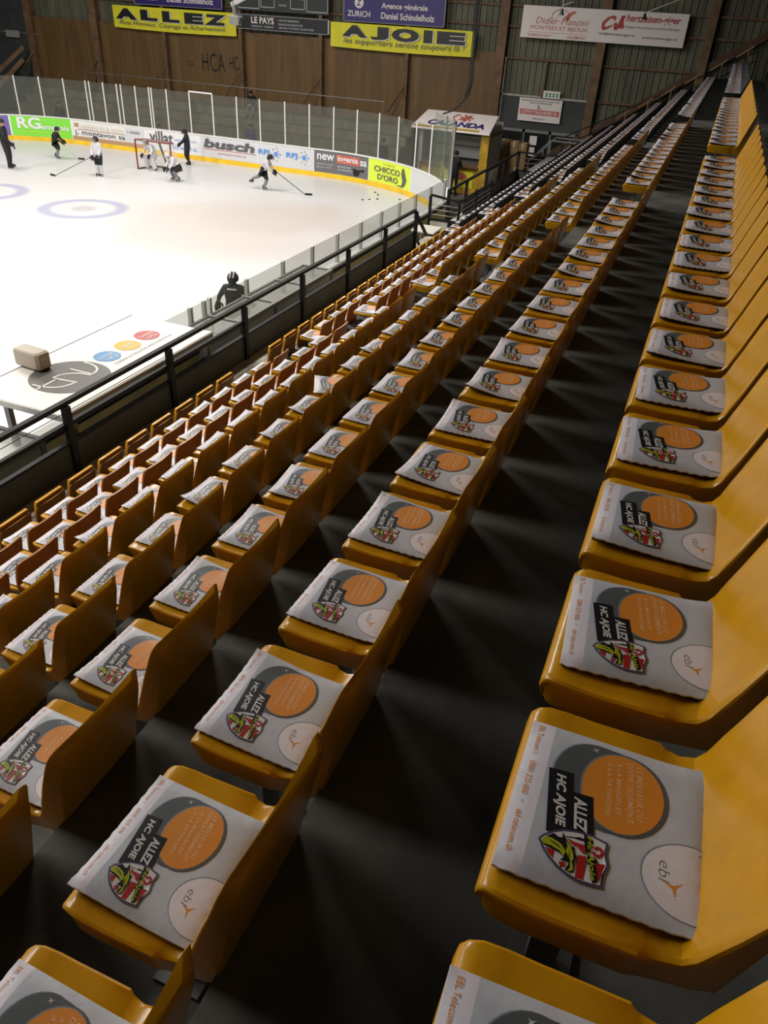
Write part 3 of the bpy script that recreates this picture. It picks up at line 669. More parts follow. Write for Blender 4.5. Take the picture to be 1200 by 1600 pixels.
b.sqbar((XR, 31.6, zz(-5.0)), (-4.0, 31.6, zz(-5.0)), .05, .05, 'dark_rail'); b.build('cross_bars', r2_)
r3 = thing('stair_gate_railing', 'lower black railing with thin crossbars in front of the kiosk', 'railing', (-7.2, 23.6, zz(-5.9)), world_parts=True)
b = MB(); b.sqbar((-6.45, 22.6, zz(-4.62)), (-6.45, 26.2, zz(-4.62)), .06, .06, 'dark_rail'); b.sqbar((-7.35, 22.6, zz(-4.52)), (-6.45, 22.6, zz(-4.62)), .06, .06, 'dark_rail'); b.build('top_rail', r3)
for x, y in ((-7.35, 22.6), (-6.45, 22.6), (-6.45, 24.4), (-6.45, 26.2)):
    b = MB(); b.box(x-.035, x+.035, y-.035, y+.035, zz(-5.8), zz(-4.55), 'dark_rail'); b.build('post', r3)
b = MB()
for z in (-4.78, -4.92, -5.06): b.bar((-7.35, 22.6, zz(z)), (-6.45, 22.6, zz(z)), .014, 'bracket_steel', 5); b.bar((-6.45, 22.6, zz(z)), (-6.45, 26.2, zz(z)), .014, 'bracket_steel', 5)
b.sqbar((-7.35, 22.6, zz(-5.2)), (-6.45, 22.6, zz(-5.2)), .06, .06, 'dark_rail'); b.build('cross_bars', r3)
b = MB(); b.box(-7.3, -6.75, 22.55, 22.75, 0, zz(-5.25), 'concrete_pale'); b.box(-6.75, -6.45, 22.55, 22.8, 0, zz(-5.25), 'dark_rail')
tag(b.build('railing_plinth'), 'grey plinth under the railing with thin crossbars', 'plinth')
# stairs down from the doors
sr = thing('door_stair_railing', 'grey metal stair railing in front of the dark doors', 'railing', (-6.6, 38.5, 0), world_parts=True)
b = MB()
for yy in (38.2, 39.4):
    b = MB(); b.sqbar((-7.8, yy, 1.0), (-6.9, yy, 1.95), .06, .06, 'bracket_steel'); b.sqbar((-6.9, yy, 1.95), (-5.6, yy, 1.95), .06, .06, 'bracket_steel')
    b.build('hand_rail', sr)
for x in (-7.8, -6.9, -5.8):
    b = MB(); b.box(x-.03, x+.03, 38.17, 38.23, -.1, 1.0 if x < -7.5 else 1.95, 'bracket_steel'); b.build('post', sr)
b = MB()
for k in range(4): b.bar((-7.78, 38.2, .2+.22*k), (-5.6, 38.2, .9+.22*k), .015, 'bracket_steel', 5)
b.build('cross_bars', sr)

# white-topped table at the end of the railing
tt = thing('small_table', 'small table with a white top and black skirt beyond the railing end', 'table', (-6.95, 22.0, 0), world_parts=True)
b = MB(); b.bbox(-7.45, -6.75, 21.3, 22.1, 1.28, 1.34, 'hood_white', .015, 2); b.build('table_top', tt)
b = MB(); b.box(-6.95, -6.80, 21.35, 22.0, .3, 1.28, 'cloth_black'); b.build('black_skirt', tt)
for x, y in ((-7.38, 21.38), (-6.82, 21.38), (-7.38, 22.02), (-6.82, 22.02)):
    b = MB(); b.bar((x, y, -.1), (x, y, 1.28), .02, 'steel', 6); b.build('leg', tt)

# ================================================================ timekeeper hood with the adverts
ZH = zz(-4.62)
hd = thing('advert_hood', 'white flat roof over the timekeeper bench printed with adverts', 'bench roof', (-7.7, 8.5, ZH-.10), world_parts=True)
b = MB(); b.box(-8.53, -6.95, 6.72, 10.22, ZH-.09, ZH, 'hood_white'); b.build('roof_slab', hd)
b = MB(); b.box(-6.95, -6.93, 6.72, 10.22, ZH-.10, ZH-.01, 'steel'); b.box(-8.545, -8.53, 6.72, 10.22, ZH-.06, ZH+.006, 'bracket_steel'); b.box(-8.53, -6.95, 6.70, 6.72, ZH-.09, ZH-.005, 'steel'); b.build('edge_trim', hd)
hf = lambda x, y: (x, y, ZH+.004)
hf2 = lambda x, y: (x, y, ZH+.008)
MONO = [[(-7.955, 7.261), (-7.85, 7.26), (-7.757, 7.272), (-7.668, 7.304), (-7.592, 7.352), (-7.537, 7.423), (-7.511, 7.496), (-7.499, 7.568)], [(-7.797, 7.171), (-7.795, 7.347), (-7.794, 7.529)], [(-7.874, 7.568), (-7.672, 7.579), (-7.477, 7.603)], [(-7.874, 7.568), (-7.853, 7.681), (-7.801, 7.761), (-7.733, 7.823), (-7.636, 7.869), (-7.472, 7.891)], [(-7.878, 7.929), (-7.682, 7.924), (-7.482, 7.93)], [(-7.876, 8.218), (-7.755, 8.213), (-7.629, 8.173), (-7.545, 8.113), (-7.498, 8.032), (-7.482, 7.93)]]
b = MB(); b.poly(circ(-7.70, 7.72, .56, .56, 48), hf, 'hood_grey')
def stroke(b, pts, wd, m):
    for (x0, y0), (x1, y1) in zip(pts, pts[1:]):
        dx, dy = x1-x0, y1-y0; l = sqrt(dx*dx+dy*dy); nx, ny = -dy/l*wd/2, dx/l*wd/2
        b.poly([(x0+nx, y0+ny), (x0-nx, y0-ny), (x1-nx, y1-ny), (x1+nx, y1+ny)], hf2, m)
def arc(cx, cy, rx, ry, a0, a1, n=16): return [(cx+rx*cos(a0+(a1-a0)*k/n), cy+ry*sin(a0+(a1-a0)*k/n)) for k in range(n+1)]
# monogram strokes
for st in MONO: stroke(b, st, .030, 'hood_white')
b.build('grey_disc', hd)
for cx, cy, mm, nm, t1 in ((-7.73, 8.56, 'hood_blue', 'blue_disc', 'Lounge'), (-7.74, 9.06, 'hood_yellow', 'yellow_disc', 'Restaurant'), (-7.75, 9.56, 'hood_red', 'red_disc', 'Camping')):
    b = MB(); b.poly(circ(cx, cy, .205, .205, 32), hf, mm)
    b.text(t1, (cy-.15, cx-.09, cy+.15, cx-.01) if False else (0, 0, 1, 1), lambda u, v, cx=cx, cy=cy: (cx+.02-.09*v, cy-.15+.30*u, ZH+.008), 'hood_white', .0)
    b.text('UCJ', (0, 0, 1, 1), lambda u, v, cx=cx, cy=cy: (cx+.14-.09*v, cy-.10+.20*u, ZH+.008), 'hood_white', .0)
    b.build(nm, hd)
b = MB(); b.text('CUISINE & FACILITES, RESTAURATION', (0, 0, 1, 1), lambda u, v: (-7.40-.07*v, 8.38+1.40*u, ZH+.006), 'hood_grey')
b.text('FREE RESERVATION EN LIGNE', (0, 0, 1, 1), lambda u, v: (-7.10-.06*v, 8.60+1.30*u, ZH+.006), 'hood_grey'); b.build('lettering', hd)
for x, y in ((-8.1, 6.9), (-7.0, 6.9), (-8.1, 10.1), (-7.0, 10.1)):
    b = MB(); b.box(x-.04, x+.04, y-.04, y+.04, -.1, ZH-.09, 'bracket_steel'); b.build('post', hd)
sp = thing('loudspeaker', 'beige plastic loudspeaker box standing on the white advert roof', 'loudspeaker', (-8.36, 7.74, ZH), rz=radians(-6))
b = MB(); b.bbox(-.26, .24, -.13, .13, .015, .29, 'speaker_beige', .06, 5); b.build('cabinet', sp, smooth=True, origin=(0, 0, 0))
b = MB(); b.bbox(.225, .248, -.10, .10, .04, .27, 'speaker_dark', .010, 2); b.bbox(.242, .254, -.065, .065, .06, .235, 'speaker_beige', .01, 2); b.build('end_cover', sp, origin=(0, 0, 0))
b = MB(); b.bar((.252, .0, .15), (.261, .0, .15), .008, 'speaker_dark', 8); b.build('knob', sp, origin=(0, 0, 0))
b = MB(); b.box(-.15, .22, -.09, .09, 0, .03, 'dark_rail'); b.build('foot', sp, origin=(0, 0, 0))

# acrylic player bench canopies
def canopy(y0, y1, n, label, x0=-8.02, x1=-7.30):
    t = thing('bench_canopy', label, 'bench canopy', ((x0+x1)/2, (y0+y1)/2, -.1), world_parts=True)
    zt = zz(-5.02)
    b = MB(); b.box(x0, x1, y0, y1, zt, zt+.012, 'canopy_acrylic'); b.build('roof_sheet', t)
    b = MB(); b.box(x1, x1+.012, y0, y1, -.1, zt, 'canopy_acrylic'); b.build('rear_sheet', t)
    b = MB()
    b.box(x1-.03, x1+.05, y0, y1, zt-.02, zt+.05, 'canopy_frame'); b.box(x0-.02, x0+.03, y0, y1, zt-.02, zt+.03, 'canopy_frame')
    for k in range(n+1):
        y = y0+(y1-y0)*k/n; b.box(x0, x1, y-.03, y+.03, zt+.012, zt+.045, 'canopy_frame')
        b.box(x1-.02, x1+.03, y-.04, y+.04, -.1, zt, 'canopy_frame')
    b.build('frame', t)
    b = MB(); b.box(x0+.2, x1-.06, y0+.1, y1-.1, .42, .46, 'timber'); b.box(x0+.25, x1-.2, y0+.1, y1-.1, -.1, .42, 'bracket_steel'); b.build('bench', t)
canopy(10.4, 15.6, 4, 'clear acrylic canopy over the players bench beyond the white roof')
canopy(1.6, 6.6, 4, 'clear acrylic canopy over the bench at the lower left edge')
for i, (x, y) in enumerate(((-7.62, 5.3), (-7.62, 12.3))):
    b = MB(); b.bbox(x-.16, x+.16, y-.2, y+.2, .46, .80, 'ad_blue' if i else 'cloth_grey', .04, 2)
    tag(b.build('kit_bag'), ['grey bag on the bench at the lower left', 'blue bag on the players bench behind the railing'][i], 'bag')
b = MB(); b.box(-7.24, -7.235, 6.0, 6.5, .75, 1.15, 'ad_pale')
b.text('HC AJOIE', (0, 0, 1, 1), lambda u, v: (-7.230, 6.1+.3*u, .98+.06*v), 'ad_grey_text'); b.text('ENTREE INTERDITE', (0, 0, 1, 1), lambda u, v: (-7.230, 6.08+.34*u, .86+.05*v), 'ad_grey_text')
tag(b.build('paper_notice'), 'pale paper notice stuck on the bench glazing at lower left', 'notice')

# ================================================================ hanging things in front of the far wall
nt_ = thing('safety_net', 'dark gathered safety net hanging in front of the far wall', 'net', (-8.8, 30, zz(-3.3)), world_parts=True)
npts = [(-8.62, 30, zz(6.0)), (-8.63, 30, zz(.4)), (-8.63, 30, zz(-1.2)), (-8.62, 30, zz(-2.1)), (-8.72, 30, zz(-2.55)), (-8.95, 30, zz(-2.84)), (-9.25, 30, zz(-3.05)), (-9.55, 30, zz(-3.16))]
b = MB()
for k in range(7):
    off = (k-3)*.035
    q = [(p[0]+off*(1-.1*i), p[1]+.03*sin(k*2+i), p[2]) for i, p in enumerate(npts[:5])]
    b.tube(q, .011, 'net_black', 4)
b.build('gathered_netting', nt_)
b = MB(); b.tube(npts, .028, 'net_black', 6); b.build('edge_rope', nt_)
sl = thing('hanging_spotlight', 'grey spotlight on a bracket hanging before the scoreboard', 'spotlight', (-15.0, 25, zz(-.6)), world_parts=True)
b = MB(); b.sqbar((-15.3, 25, zz(-.18)), (-13.4, 25, zz(.62)), .10, .12, 'steel'); b.bar((-13.4, 25, zz(.62)), (-13.4, 25, zz(6.0)), .03, 'steel', 6); b.build('bracket_arm', sl)
b = MB(); b.bar((-15.22, 25, zz(-.1)), (-15.2, 25, zz(-.5)), .06, 'bracket_steel', 8); b.bbox(-15.35, -14.98, 24.85, 25.15, zz(-.72), zz(-.45), 'bracket_steel', .05, 2); b.build('lamp_head', sl)
b = MB(); b.bar((-14.98, 25, zz(-.62)), (-14.86, 24.97, zz(-.66)), .11, 'door_dark', 12); b.build('lens_hood', sl)
for i, (x, z, dx) in enumerate(((-6.88, .23, .0), (-3.67, .25, 1.35))):
    t = thing('pendant_lamp', ['small dark lamp hanging in front of the jeweller half of the white sign', 'small lamp on a long slanted arm before the white sign'][i], 'lamp', (x, 36, zz(z)), world_parts=True)
    b = MB(); b.bar((x, 36, zz(z-.12)), (x, 36, zz(z+.10)), .10, 'door_dark', 10, .03); b.build('lamp_shade', t)
    b = MB()
    if dx: b.bar((x, 36, zz(z+.10)), (x+dx, 36, zz(z+.66)), .018, 'steel', 6); b.bar((x+dx, 36, zz(z+.66)), (x+dx, 36, zz(6)), .012, 'steel', 5)
    else: b.bar((x, 36, zz(z+.10)), (x, 36, zz(6)), .010, 'steel', 5); b.bar((x, 36, zz(z+.2)), (x+.4, 36, zz(z+.35)), .02, 'steel', 5)
    b.build('suspension_rod', t)

# ================================================================ people
BONES = [('pelvis', 'spine'), ('spine', 'chest'), ('chest', 'neck'), ('neck', 'head'), ('head', 'crown'),
         ('pelvis', 'hipL'), ('hipL', 'kneeL'), ('kneeL', 'ankL'), ('ankL', 'toeL'), ('pelvis', 'hipR'), ('hipR', 'kneeR'), ('kneeR', 'ankR'), ('ankR', 'toeR'),
         ('chest', 'shL'), ('shL', 'elL'), ('elL', 'haL'), ('chest', 'shR'), ('shR', 'elR'), ('elR', 'haR')]
RAD = dict(pelvis=.095, spine=.085, chest=.098, neck=.036, head=.058, crown=.045, hipL=.062, hipR=.062, kneeL=.036, kneeR=.036, ankL=.024, ankR=.024, toeL=.018, toeR=.018,
           shL=.042, shR=.042, elL=.027, elR=.027, haL=.019, haR=.019)
BASE = dict(pelvis=(0, 0, .52), spine=(0, 0, .62), chest=(0, 0, .755), neck=(0, .0, .86), head=(0, .012, .915), crown=(0, .008, .96),
            hipL=(-.055, 0, .50), hipR=(.055, 0, .50), kneeL=(-.06, .015, .28), kneeR=(.06, .015, .28), ankL=(-.06, 0, .05), ankR=(.06, 0, .05), toeL=(-.062, .07, .025), toeR=(.062, .07, .025),
            shL=(-.105, 0, .80), shR=(.105, 0, .80), elL=(-.145, .0, .64), elR=(.145, 0, .64), haL=(-.15, .03, .49), haR=(.15, .03, .49))
def glove(mb, c, d, s, m):
    """palm, four bent fingers of unequal length and a thumb; c wrist, d direction of the hand"""
    c = Vector(c); d = Vector(d).normalized(); u = d.cross(Vector((0, 0, 1)))
    if u.length < .1: u = Vector((1, 0, 0))
    u.normalize(); w = u.cross(d)
    mb.bar(c, c+d*.055*s, .034*s, m, 8, .040*s)
    for i, (o, l) in enumerate(((-.030, .050), (-.010, .060), (.010, .056), (.030, .044))):
        a = c+d*.052*s+u*o*s; b_ = a+d*l*.6*s-w*.008*s; e = b_+d*l*.3*s-w*.030*s
        mb.bar(a, b_, .0105*s, m, 6); mb.bar(b_, e, .0095*s, m, 6)
    a = c+d*.018*s+u*.034*s; b_ = a+u*.022*s+d*.026*s; mb.bar(a, b_, .012*s, m, 6); mb.bar(b_, b_+d*.024*s-w*.012*s, .010*s, m, 6)
def person(label, loc, rz, h, pose, top, legs, socks, helmet=None, shoes='skates', bulk=1.0, gl='cloth_black', hair='cloth_black', stripe=None, group=None, pads=False):
    J = dict(BASE); J.update(pose)
    t = thing('person', label, 'person', loc, rz, group=group)
    names = list(J.keys()); names.remove('pelvis'); names = ['pelvis']+names
    me = bpy.data.meshes.new('p'); me.from_pydata([Vector(J[n])*h for n in names], [(names.index(a), names.index(b_)) for a, b_ in BONES], [])
    o = bpy.data.objects.new('p', me); C.objects.link(o)
    sk = o.modifiers.new('s', 'SKIN'); sub = o.modifiers.new('u', 'SUBSURF'); sub.levels = 2; sub.render_levels = 2
    for i, n in enumerate(names):
        f = bulk if n not in ('head', 'crown', 'neck') else 1.0
        d = me.skin_vertices[0].data[i]; d.radius = (RAD[n]*h*f, RAD[n]*h*f*(.78 if n in ('chest', 'spine', 'pelvis') else 1)); d.use_root = (n == 'pelvis')
    dg = bpy.context.evaluated_depsgraph_get(); ev = o.evaluated_get(dg)
    m2 = bpy.data.meshes.new_from_object(ev); bpy.data.objects.remove(o, do_unlink=True)
    mats = dict(skin=0, top=1, legs=2, socks=3)
    for mm in ('skin', top, legs, socks): m2.materials.append(K[mm])
    seg = [(Vector(J[a])*h, Vector(J[b_])*h, a, b_) for a, b_ in BONES]
    for p in m2.polygons:
        c = p.center; best = None
        for a, b_, na, nb in seg:
            ab = b_-a; tt_ = max(0, min(1, (c-a).dot(ab)/ab.length_squared)); dd = (c-(a+ab*tt_)).length
            if best is None or dd < best[0]: best = (dd, na, nb)
        nb = best[2]
        if nb in ('head', 'crown'): k = 0
        elif nb in ('spine', 'chest', 'neck', 'shL', 'shR', 'elL', 'elR', 'haL', 'haR'): k = 1
        elif nb[:3] in ('hip', 'kne'): k = 2
        else: k = 3
        p.material_index = k; p.use_smooth = True
    bo = bpy.data.objects.new('body', m2); C.objects.link(bo); bo.parent = t
    H = Vector(J['head'])*h; s = h
    b = MB()
    b.ellip((H.x, H.y+.055*s, H.z+.004*s), (.009*s, .014*s, .012*s), 'skin', 8, 6)
    for sx in (-1, 1):
        b.ellip((H.x+sx*.022*s, H.y+.052*s, H.z+.014*s), (.007*s, .005*s, .004*s), 'cloth_black', 6, 4); b.ellip((H.x+sx*.058*s, H.y, H.z+.005*s), (.006*s, .010*s, .016*s), 'skin', 6, 4)
    b.ellip((H.x, H.y+.054*s, H.z-.020*s), (.016*s, .004*s, .003*s), 'sign_brick', 6, 4); b.build('face', t, origin=(0, 0, 0), smooth=True)
    if helmet:
        b = MB(); b.ellip((H.x, H.y-.004*s, H.z+.018*s), (.078*s, .092*s, .078*s), helmet, 14, 8, zmin=-.35)
        b.ellip((H.x, H.y-.06*s, H.z-.005*s), (.060*s, .04*s, .05*s), helmet, 10, 6)
        hm = b.build('helmet', t, origin=(0, 0, 0), smooth=True)
        b = MB()
        for k in range(-3, 4): b.tube([(H.x+k*.016*s, H.y+.085*s-abs(k)*.006*s, H.z+.05*s), (H.x+k*.018*s, H.y+.098*s-abs(k)*.008*s, H.z+.0*s), (H.x+k*.012*s, H.y+.07*s, H.z-.05*s)], .0022*s, 'steel', 4)
        for k in range(4):
            z = H.z+(.04-.028*k)*s; b.tube([(H.x-.055*s, H.y+.062*s, z), (H.x, H.y+.096*s, z), (H.x+.055*s, H.y+.062*s, z)], .0022*s, 'steel', 4)
        b.build('face_cage', hm, origin=(0, 0, 0))
        if stripe:
            b = MB()
            for k in (-1, 1):
                b.tube([(H.x+k*.022*s, H.y+.09*s*cos(a), H.z+.018*s+.084*s*sin(a)) for a in [pi*.15+pi*.75*q/8 for q in range(9)]], .008*s, stripe, 5)
            b.build('helmet_stripes', hm, origin=(0, 0, 0))
    else:
        b = MB(); b.ellip((H.x, H.y-.010*s, H.z+.020*s), (.066*s, .074*s, .064*s), hair, 12, 8, zmin=-.2); b.build('hair', t, origin=(0, 0, 0), smooth=True)
    for sd in 'LR':
        an = Vector(J['ank'+sd])*h; to = Vector(J['toe'+sd])*h; d = (to-an); d.z = 0; d.normalize(); q = d.cross(Vector((0, 0, 1)))
        b = MB(); zf = min(an.z, to.z)-.022*h
        a0 = Vector((an.x, an.y, zf+.04*h))-d*.02*h; a1 = a0+d*.11*h
        b.bar((an.x, an.y, zf+.11*h), (an.x, an.y, zf+.03*h), .032*h, 'cloth_black', 8, .036*h); b.bar(a0+Vector((0, 0, -.006*h)), a1+Vector((0, 0, -.008*h)), .030*h, 'cloth_black', 8, .024*h)
        so = b.build('skate' if shoes == 'skates' else 'shoe', t, origin=(0, 0, 0), smooth=True)
        if shoes == 'skates':
            b = MB(); p0 = a0-d*.02*h; p1 = a1+d*.02*h; z0 = zf-.022*h
            vs = [(p.x+q.x*e, p.y+q.y*e, z) for p in (p0, p1) for e in (-.004, .004) for z in (z0, z0+.035*h)]
            b.add(vs, [(0, 1, 3, 2), (4, 6, 7, 5), (0, 4, 5, 1), (2, 3, 7, 6), (0, 2, 6, 4), (1, 5, 7, 3)], 'steel'); b.build('blade', so, origin=(0, 0, 0))
        ha = Vector(J['ha'+sd])*h; el = Vector(J['el'+sd])*h
        b = MB(); glove(b, ha, ha-el, h*(1.15 if shoes == 'skates' else .8), gl); b.build('glove' if gl != 'skin' else 'hand', t, origin=(0, 0, 0))
        if pads:
            b = MB(); kn = Vector(J['knee'+sd])*h; f_ = Vector((0, .05*h, 0))
            b.bar(kn+f_+Vector((0, 0, .10*h)), an+f_+Vector((0, 0, 0)), .075*h, 'cloth_white', 6, .070*h); b.build('leg_pad', t, origin=(0, 0, 0))
    b = MB(); c = Vector(J['spine'])*h; n = Vector(J['neck'])*h
    b.tube([n+Vector((-.06*h, -.078*h, -.05*h)), n+Vector((.06*h, -.078*h, -.05*h))], .011*h, 'cloth_white' if top == 'cloth_black' else 'cloth_black', 4)
    for sd in 'LR':
        b.tube([Vector(J['sh'+sd])*h*1.0+Vector((0, .0, .045*h)), (Vector(J['sh'+sd])+Vector(J['el'+sd]))*.5*h+Vector((.032*h*(1 if sd == 'R' else -1), 0, 0))], .010*h, 'cloth_white' if top == 'cloth_black' else 'cloth_black', 5)
    if shoes == 'skates': b.build('jersey_stripe', t, origin=(0, 0, 0))
    return t, J
def stick(label, p0, p1, blade_dir, tape=True):
    p0 = Vector(p0); p1 = Vector(p1); t = thing('hockey_stick', label, 'hockey stick', tuple(p1), world_parts=True)
    b = MB(); b.bar(p0, p1, .014, 'door_dark' if tape else 'steel', 6); b.build('shaft', t)
    d = Vector(blade_dir).normalized(); b = MB(); q = p1+d*.30; b.add([p1+Vector((0, 0, -.03)), p1+Vector((0, 0, .045)), q+Vector((0, 0, .05)), q+Vector((0, 0, -.03))]+[v+Vector((.012*d.y, -.012*d.x, 0)) for v in (p1+Vector((0, 0, -.03)), p1+Vector((0, 0, .045)), q+Vector((0, 0, .05)), q+Vector((0, 0, -.03)))],
        [(0, 1, 2, 3), (7, 6, 5, 4), (0, 4, 5, 1), (1, 5, 6, 2), (2, 6, 7, 3), (3, 7, 4, 0)], 'net_black'); b.build('blade', t)
Zi = .02
# coach at the left edge
person('person in black tracksuit standing on the ice at the left edge', (-27.78, 26.75, .035), radians(-60), 1.90,
       dict(elR=(.13, .05, .63), haR=(.10, .15, .52), kneeL=(-.09, .03, .28), ankL=(-.11, 0, .05), toeL=(-.12, .07, .025), ankR=(.10, .02, .05), toeR=(.11, .09, .025)), 'cloth_black', 'cloth_black', 'cloth_black', bulk=1.25, hair='cloth_black')
# young black player skating
person('person in black hockey kit skating in front of the green advert', (-27.95, 29.8, .03), radians(-70), 1.42,
       dict(pelvis=(0, -.03, .47), spine=(0, 0, .56), chest=(0, .06, .68), neck=(0, .11, .78), head=(0, .15, .84), crown=(0, .16, .88), kneeL=(-.09, .06, .27), ankL=(-.15, -.10, .06), toeL=(-.18, -.03, .03), kneeR=(.08, .10, .27), ankR=(.10, .05, .05), toeR=(.11, .13, .03),
            shL=(-.105, .07, .72), shR=(.105, .07, .72), elL=(-.14, .12, .58), elR=(.14, .12, .58), haL=(-.08, .24, .52), haR=(.08, .24, .50)), 'cloth_black', 'cloth_black', 'cloth_grey', helmet='cloth_black', bulk=1.55)
stick('short stick held low by the black player before the green advert', (-27.72, 29.85, .75), (-27.1, 30.2, .04), (1, .3, 0), False)
# white player standing with stick
person('person in white jersey standing with a long stick, left of the goal', (-23.85, 27.75, .03), radians(180), 1.50,
       dict(shL=(-.105, 0, .80), elL=(-.14, .04, .65), haL=(-.10, .13, .54), elR=(.15, .04, .65), haR=(.06, .16, .52), toeL=(-.07, .07, .025)), 'cloth_white', 'cloth_black', 'cloth_white', helmet='cloth_black', bulk=1.6)
stick('long stick reaching left along the ice from the white standing player', (-23.90, 27.55, .82), (-25.15, 26.5, .05), (-.9, .15, 0))
# goalie
person('person in white goalkeeper kit crouching inside the goal', (-23.0, 30.25, .04), radians(160), 1.45,
       dict(pelvis=(0, -.08, .40), spine=(0, -.03, .50), chest=(0, .06, .61), neck=(0, .13, .70), head=(0, .17, .76), crown=(0, .18, .80), hipL=(-.06, -.08, .38), hipR=(.06, -.08, .38),
            kneeL=(-.14, .08, .27), kneeR=(.14, .08, .27), ankL=(-.20, .0, .05), ankR=(.20, .0, .05), toeL=(-.23, .06, .03), toeR=(.23, .06, .03),
            shL=(-.11, .06, .66), shR=(.11, .06, .66), elL=(-.19, .10, .53), elR=(.19, .10, .53), haL=(-.20, .20, .44), haR=(.18, .20, .42)), 'cloth_white', 'cloth_white', 'cloth_white', helmet='cloth_grey', bulk=1.7, pads=True)
stick('goalkeeper stick slanting across the goal mouth', (-22.75, 30.1, .60), (-22.15, 29.95, .75), (1, 0, .2), False)
# black player behind the goal
person('person in black hockey kit standing behind the goal', (-22.45, 32.2, .03), radians(115), 1.50,
       dict(neck=(0, .03, .85), head=(0, .05, .905), crown=(0, .05, .95), elL=(-.13, .10, .67), haL=(-.05, .20, .60), elR=(.14, .08, .66), haR=(.04, .20, .58), kneeL=(-.07, .06, .28), ankL=(-.07, -.05, .05), toeL=(-.07, .02, .025)), 'cloth_black', 'cloth_black', 'cloth_black', helmet='cloth_black', bulk=1.45)
stick('stick held by the black player behind the goal', (-22.70, 32.0, .98), (-23.9, 31.5, .25), (-1, 0, 0), False)
# white player bending beside the goal
person('person in white jersey crouching beside the right goal post', (-20.75, 28.75, .03), radians(150), 1.45,
       dict(pelvis=(0, -.10, .38), spine=(0, -.03, .46), chest=(0, .07, .55), neck=(0, .15, .62), head=(0, .20, .67), crown=(0, .22, .71), hipL=(-.06, -.10, .36), hipR=(.06, -.10, .36),
            kneeL=(-.10, .09, .26), kneeR=(.10, .09, .24), ankL=(-.12, -.04, .05), ankR=(.16, -.02, .05), toeL=(-.13, .04, .03), toeR=(.18, .05, .03),
            shL=(-.10, .08, .60), shR=(.10, .08, .60), elL=(-.15, .14, .46), elR=(.15, .14, .46), haL=(-.10, .24, .36), haR=(.12, .24, .36)), 'cloth_white', 'cloth_black', 'cloth_grey', helmet='cloth_white', bulk=1.6)
# white player skating to the right with stick
person('person in white jersey skating with one leg stretched back, right of the goal', (-16.95, 29.5, .03), radians(-75), 1.50,
       dict(pelvis=(0, -.04, .47), spine=(0, .02, .56), chest=(0, .11, .67), neck=(0, .18, .75), head=(0, .22, .81), crown=(0, .24, .85), kneeR=(.06, .12, .27), ankR=(.06, .02, .05), toeR=(.06, .10, .03),
            kneeL=(-.07, -.12, .33), ankL=(-.08, -.33, .24), toeL=(-.08, -.38, .17), shL=(-.105, .12, .71), shR=(.105, .12, .71), elL=(-.14, .20, .58), elR=(.14, .18, .57), haL=(-.04, .30, .50), haR=(.08, .30, .47)), 'cloth_white', 'cloth_black', 'cloth_grey', helmet='cloth_black', bulk=1.55)
stick('long stick reaching right from the skating white player', (-16.45, 29.65, .76), (-15.05, 29.55, .05), (1, .35, 0))
# player at the bench
person('person in black jersey and striped helmet leaning on the bench boards', (-8.92, 14.05, .03), radians(20), 1.64,
       dict(chest=(0, .02, .755), shL=(-.115, .02, .80), shR=(.115, .02, .80), elL=(-.20, .03, .67), elR=(.20, .03, .67), haL=(-.235, .10, .56), haR=(.235, .10, .56), head=(0, .03, .91), crown=(0, .03, .955)), 'cloth_black', 'cloth_black', 'cloth_black', helmet='cloth_black', bulk=1.25, stripe='cloth_white')
# seated spectator on the terrace
person('person in dark jacket and grey trousers sitting on the top terrace step', (-23.2, 39.55, 1.67-.88*.0), radians(190), 1.72,
       dict(pelvis=(0, 0, .10), spine=(0, .02, .20), chest=(0, .07, .33), neck=(0, .12, .42), head=(0, .16, .47), crown=(0, .18, .51), hipL=(-.055, .01, .09), hipR=(.055, .01, .09),
            kneeL=(-.09, .24, .12), kneeR=(.09, .24, .12), ankL=(-.10, .27, -.13), ankR=(.09, .27, -.13), toeL=(-.11, .34, -.155), toeR=(.10, .34, -.155), shL=(-.105, .07, .37), shR=(.105, .07, .37), elL=(-.13, .16, .25), elR=(.13, .16, .25), haL=(-.04, .26, .19), haR=(.04, .26, .19)),
       'cloth_black', 'cloth_grey', 'cloth_grey', shoes='shoes', gl='skin')
person('person in dark blue coat standing behind the far glass', (-20.95, 35.4, 0.02-.1), radians(180), 1.70, dict(), 'cloth_blue', 'cloth_blue', 'cloth_blue', shoes='shoes', gl='skin')
person('person in dark hooded jacket standing at the kiosk counter', (-10.05, 33.9, -.08), radians(-10), 1.80,
       dict(elR=(.14, .06, .64), haR=(.08, .16, .60), elL=(-.13, .05, .64), haL=(-.06, .15, .60)), 'cloth_black', 'cloth_black', 'cloth_black', shoes='shoes', gl='skin', bulk=1.15)
for i, (x, hgt) in enumerate(((-26.2, 1.2), (-14.0, 1.72), (-32.6, 1.7))):  # added figures in place of the players' blurred reflections in the far glass
    person(['person in dark clothes standing behind the glass left of the goal', 'person in dark clothes standing behind the glass above the lime advert', 'person in dark clothes behind the glass above the green advert'][i], (x, 35.3+.1*i, -.08), radians(150+20*i), hgt, dict(), 'cloth_black', 'cloth_black', 'cloth_black', shoes='shoes', gl='skin')

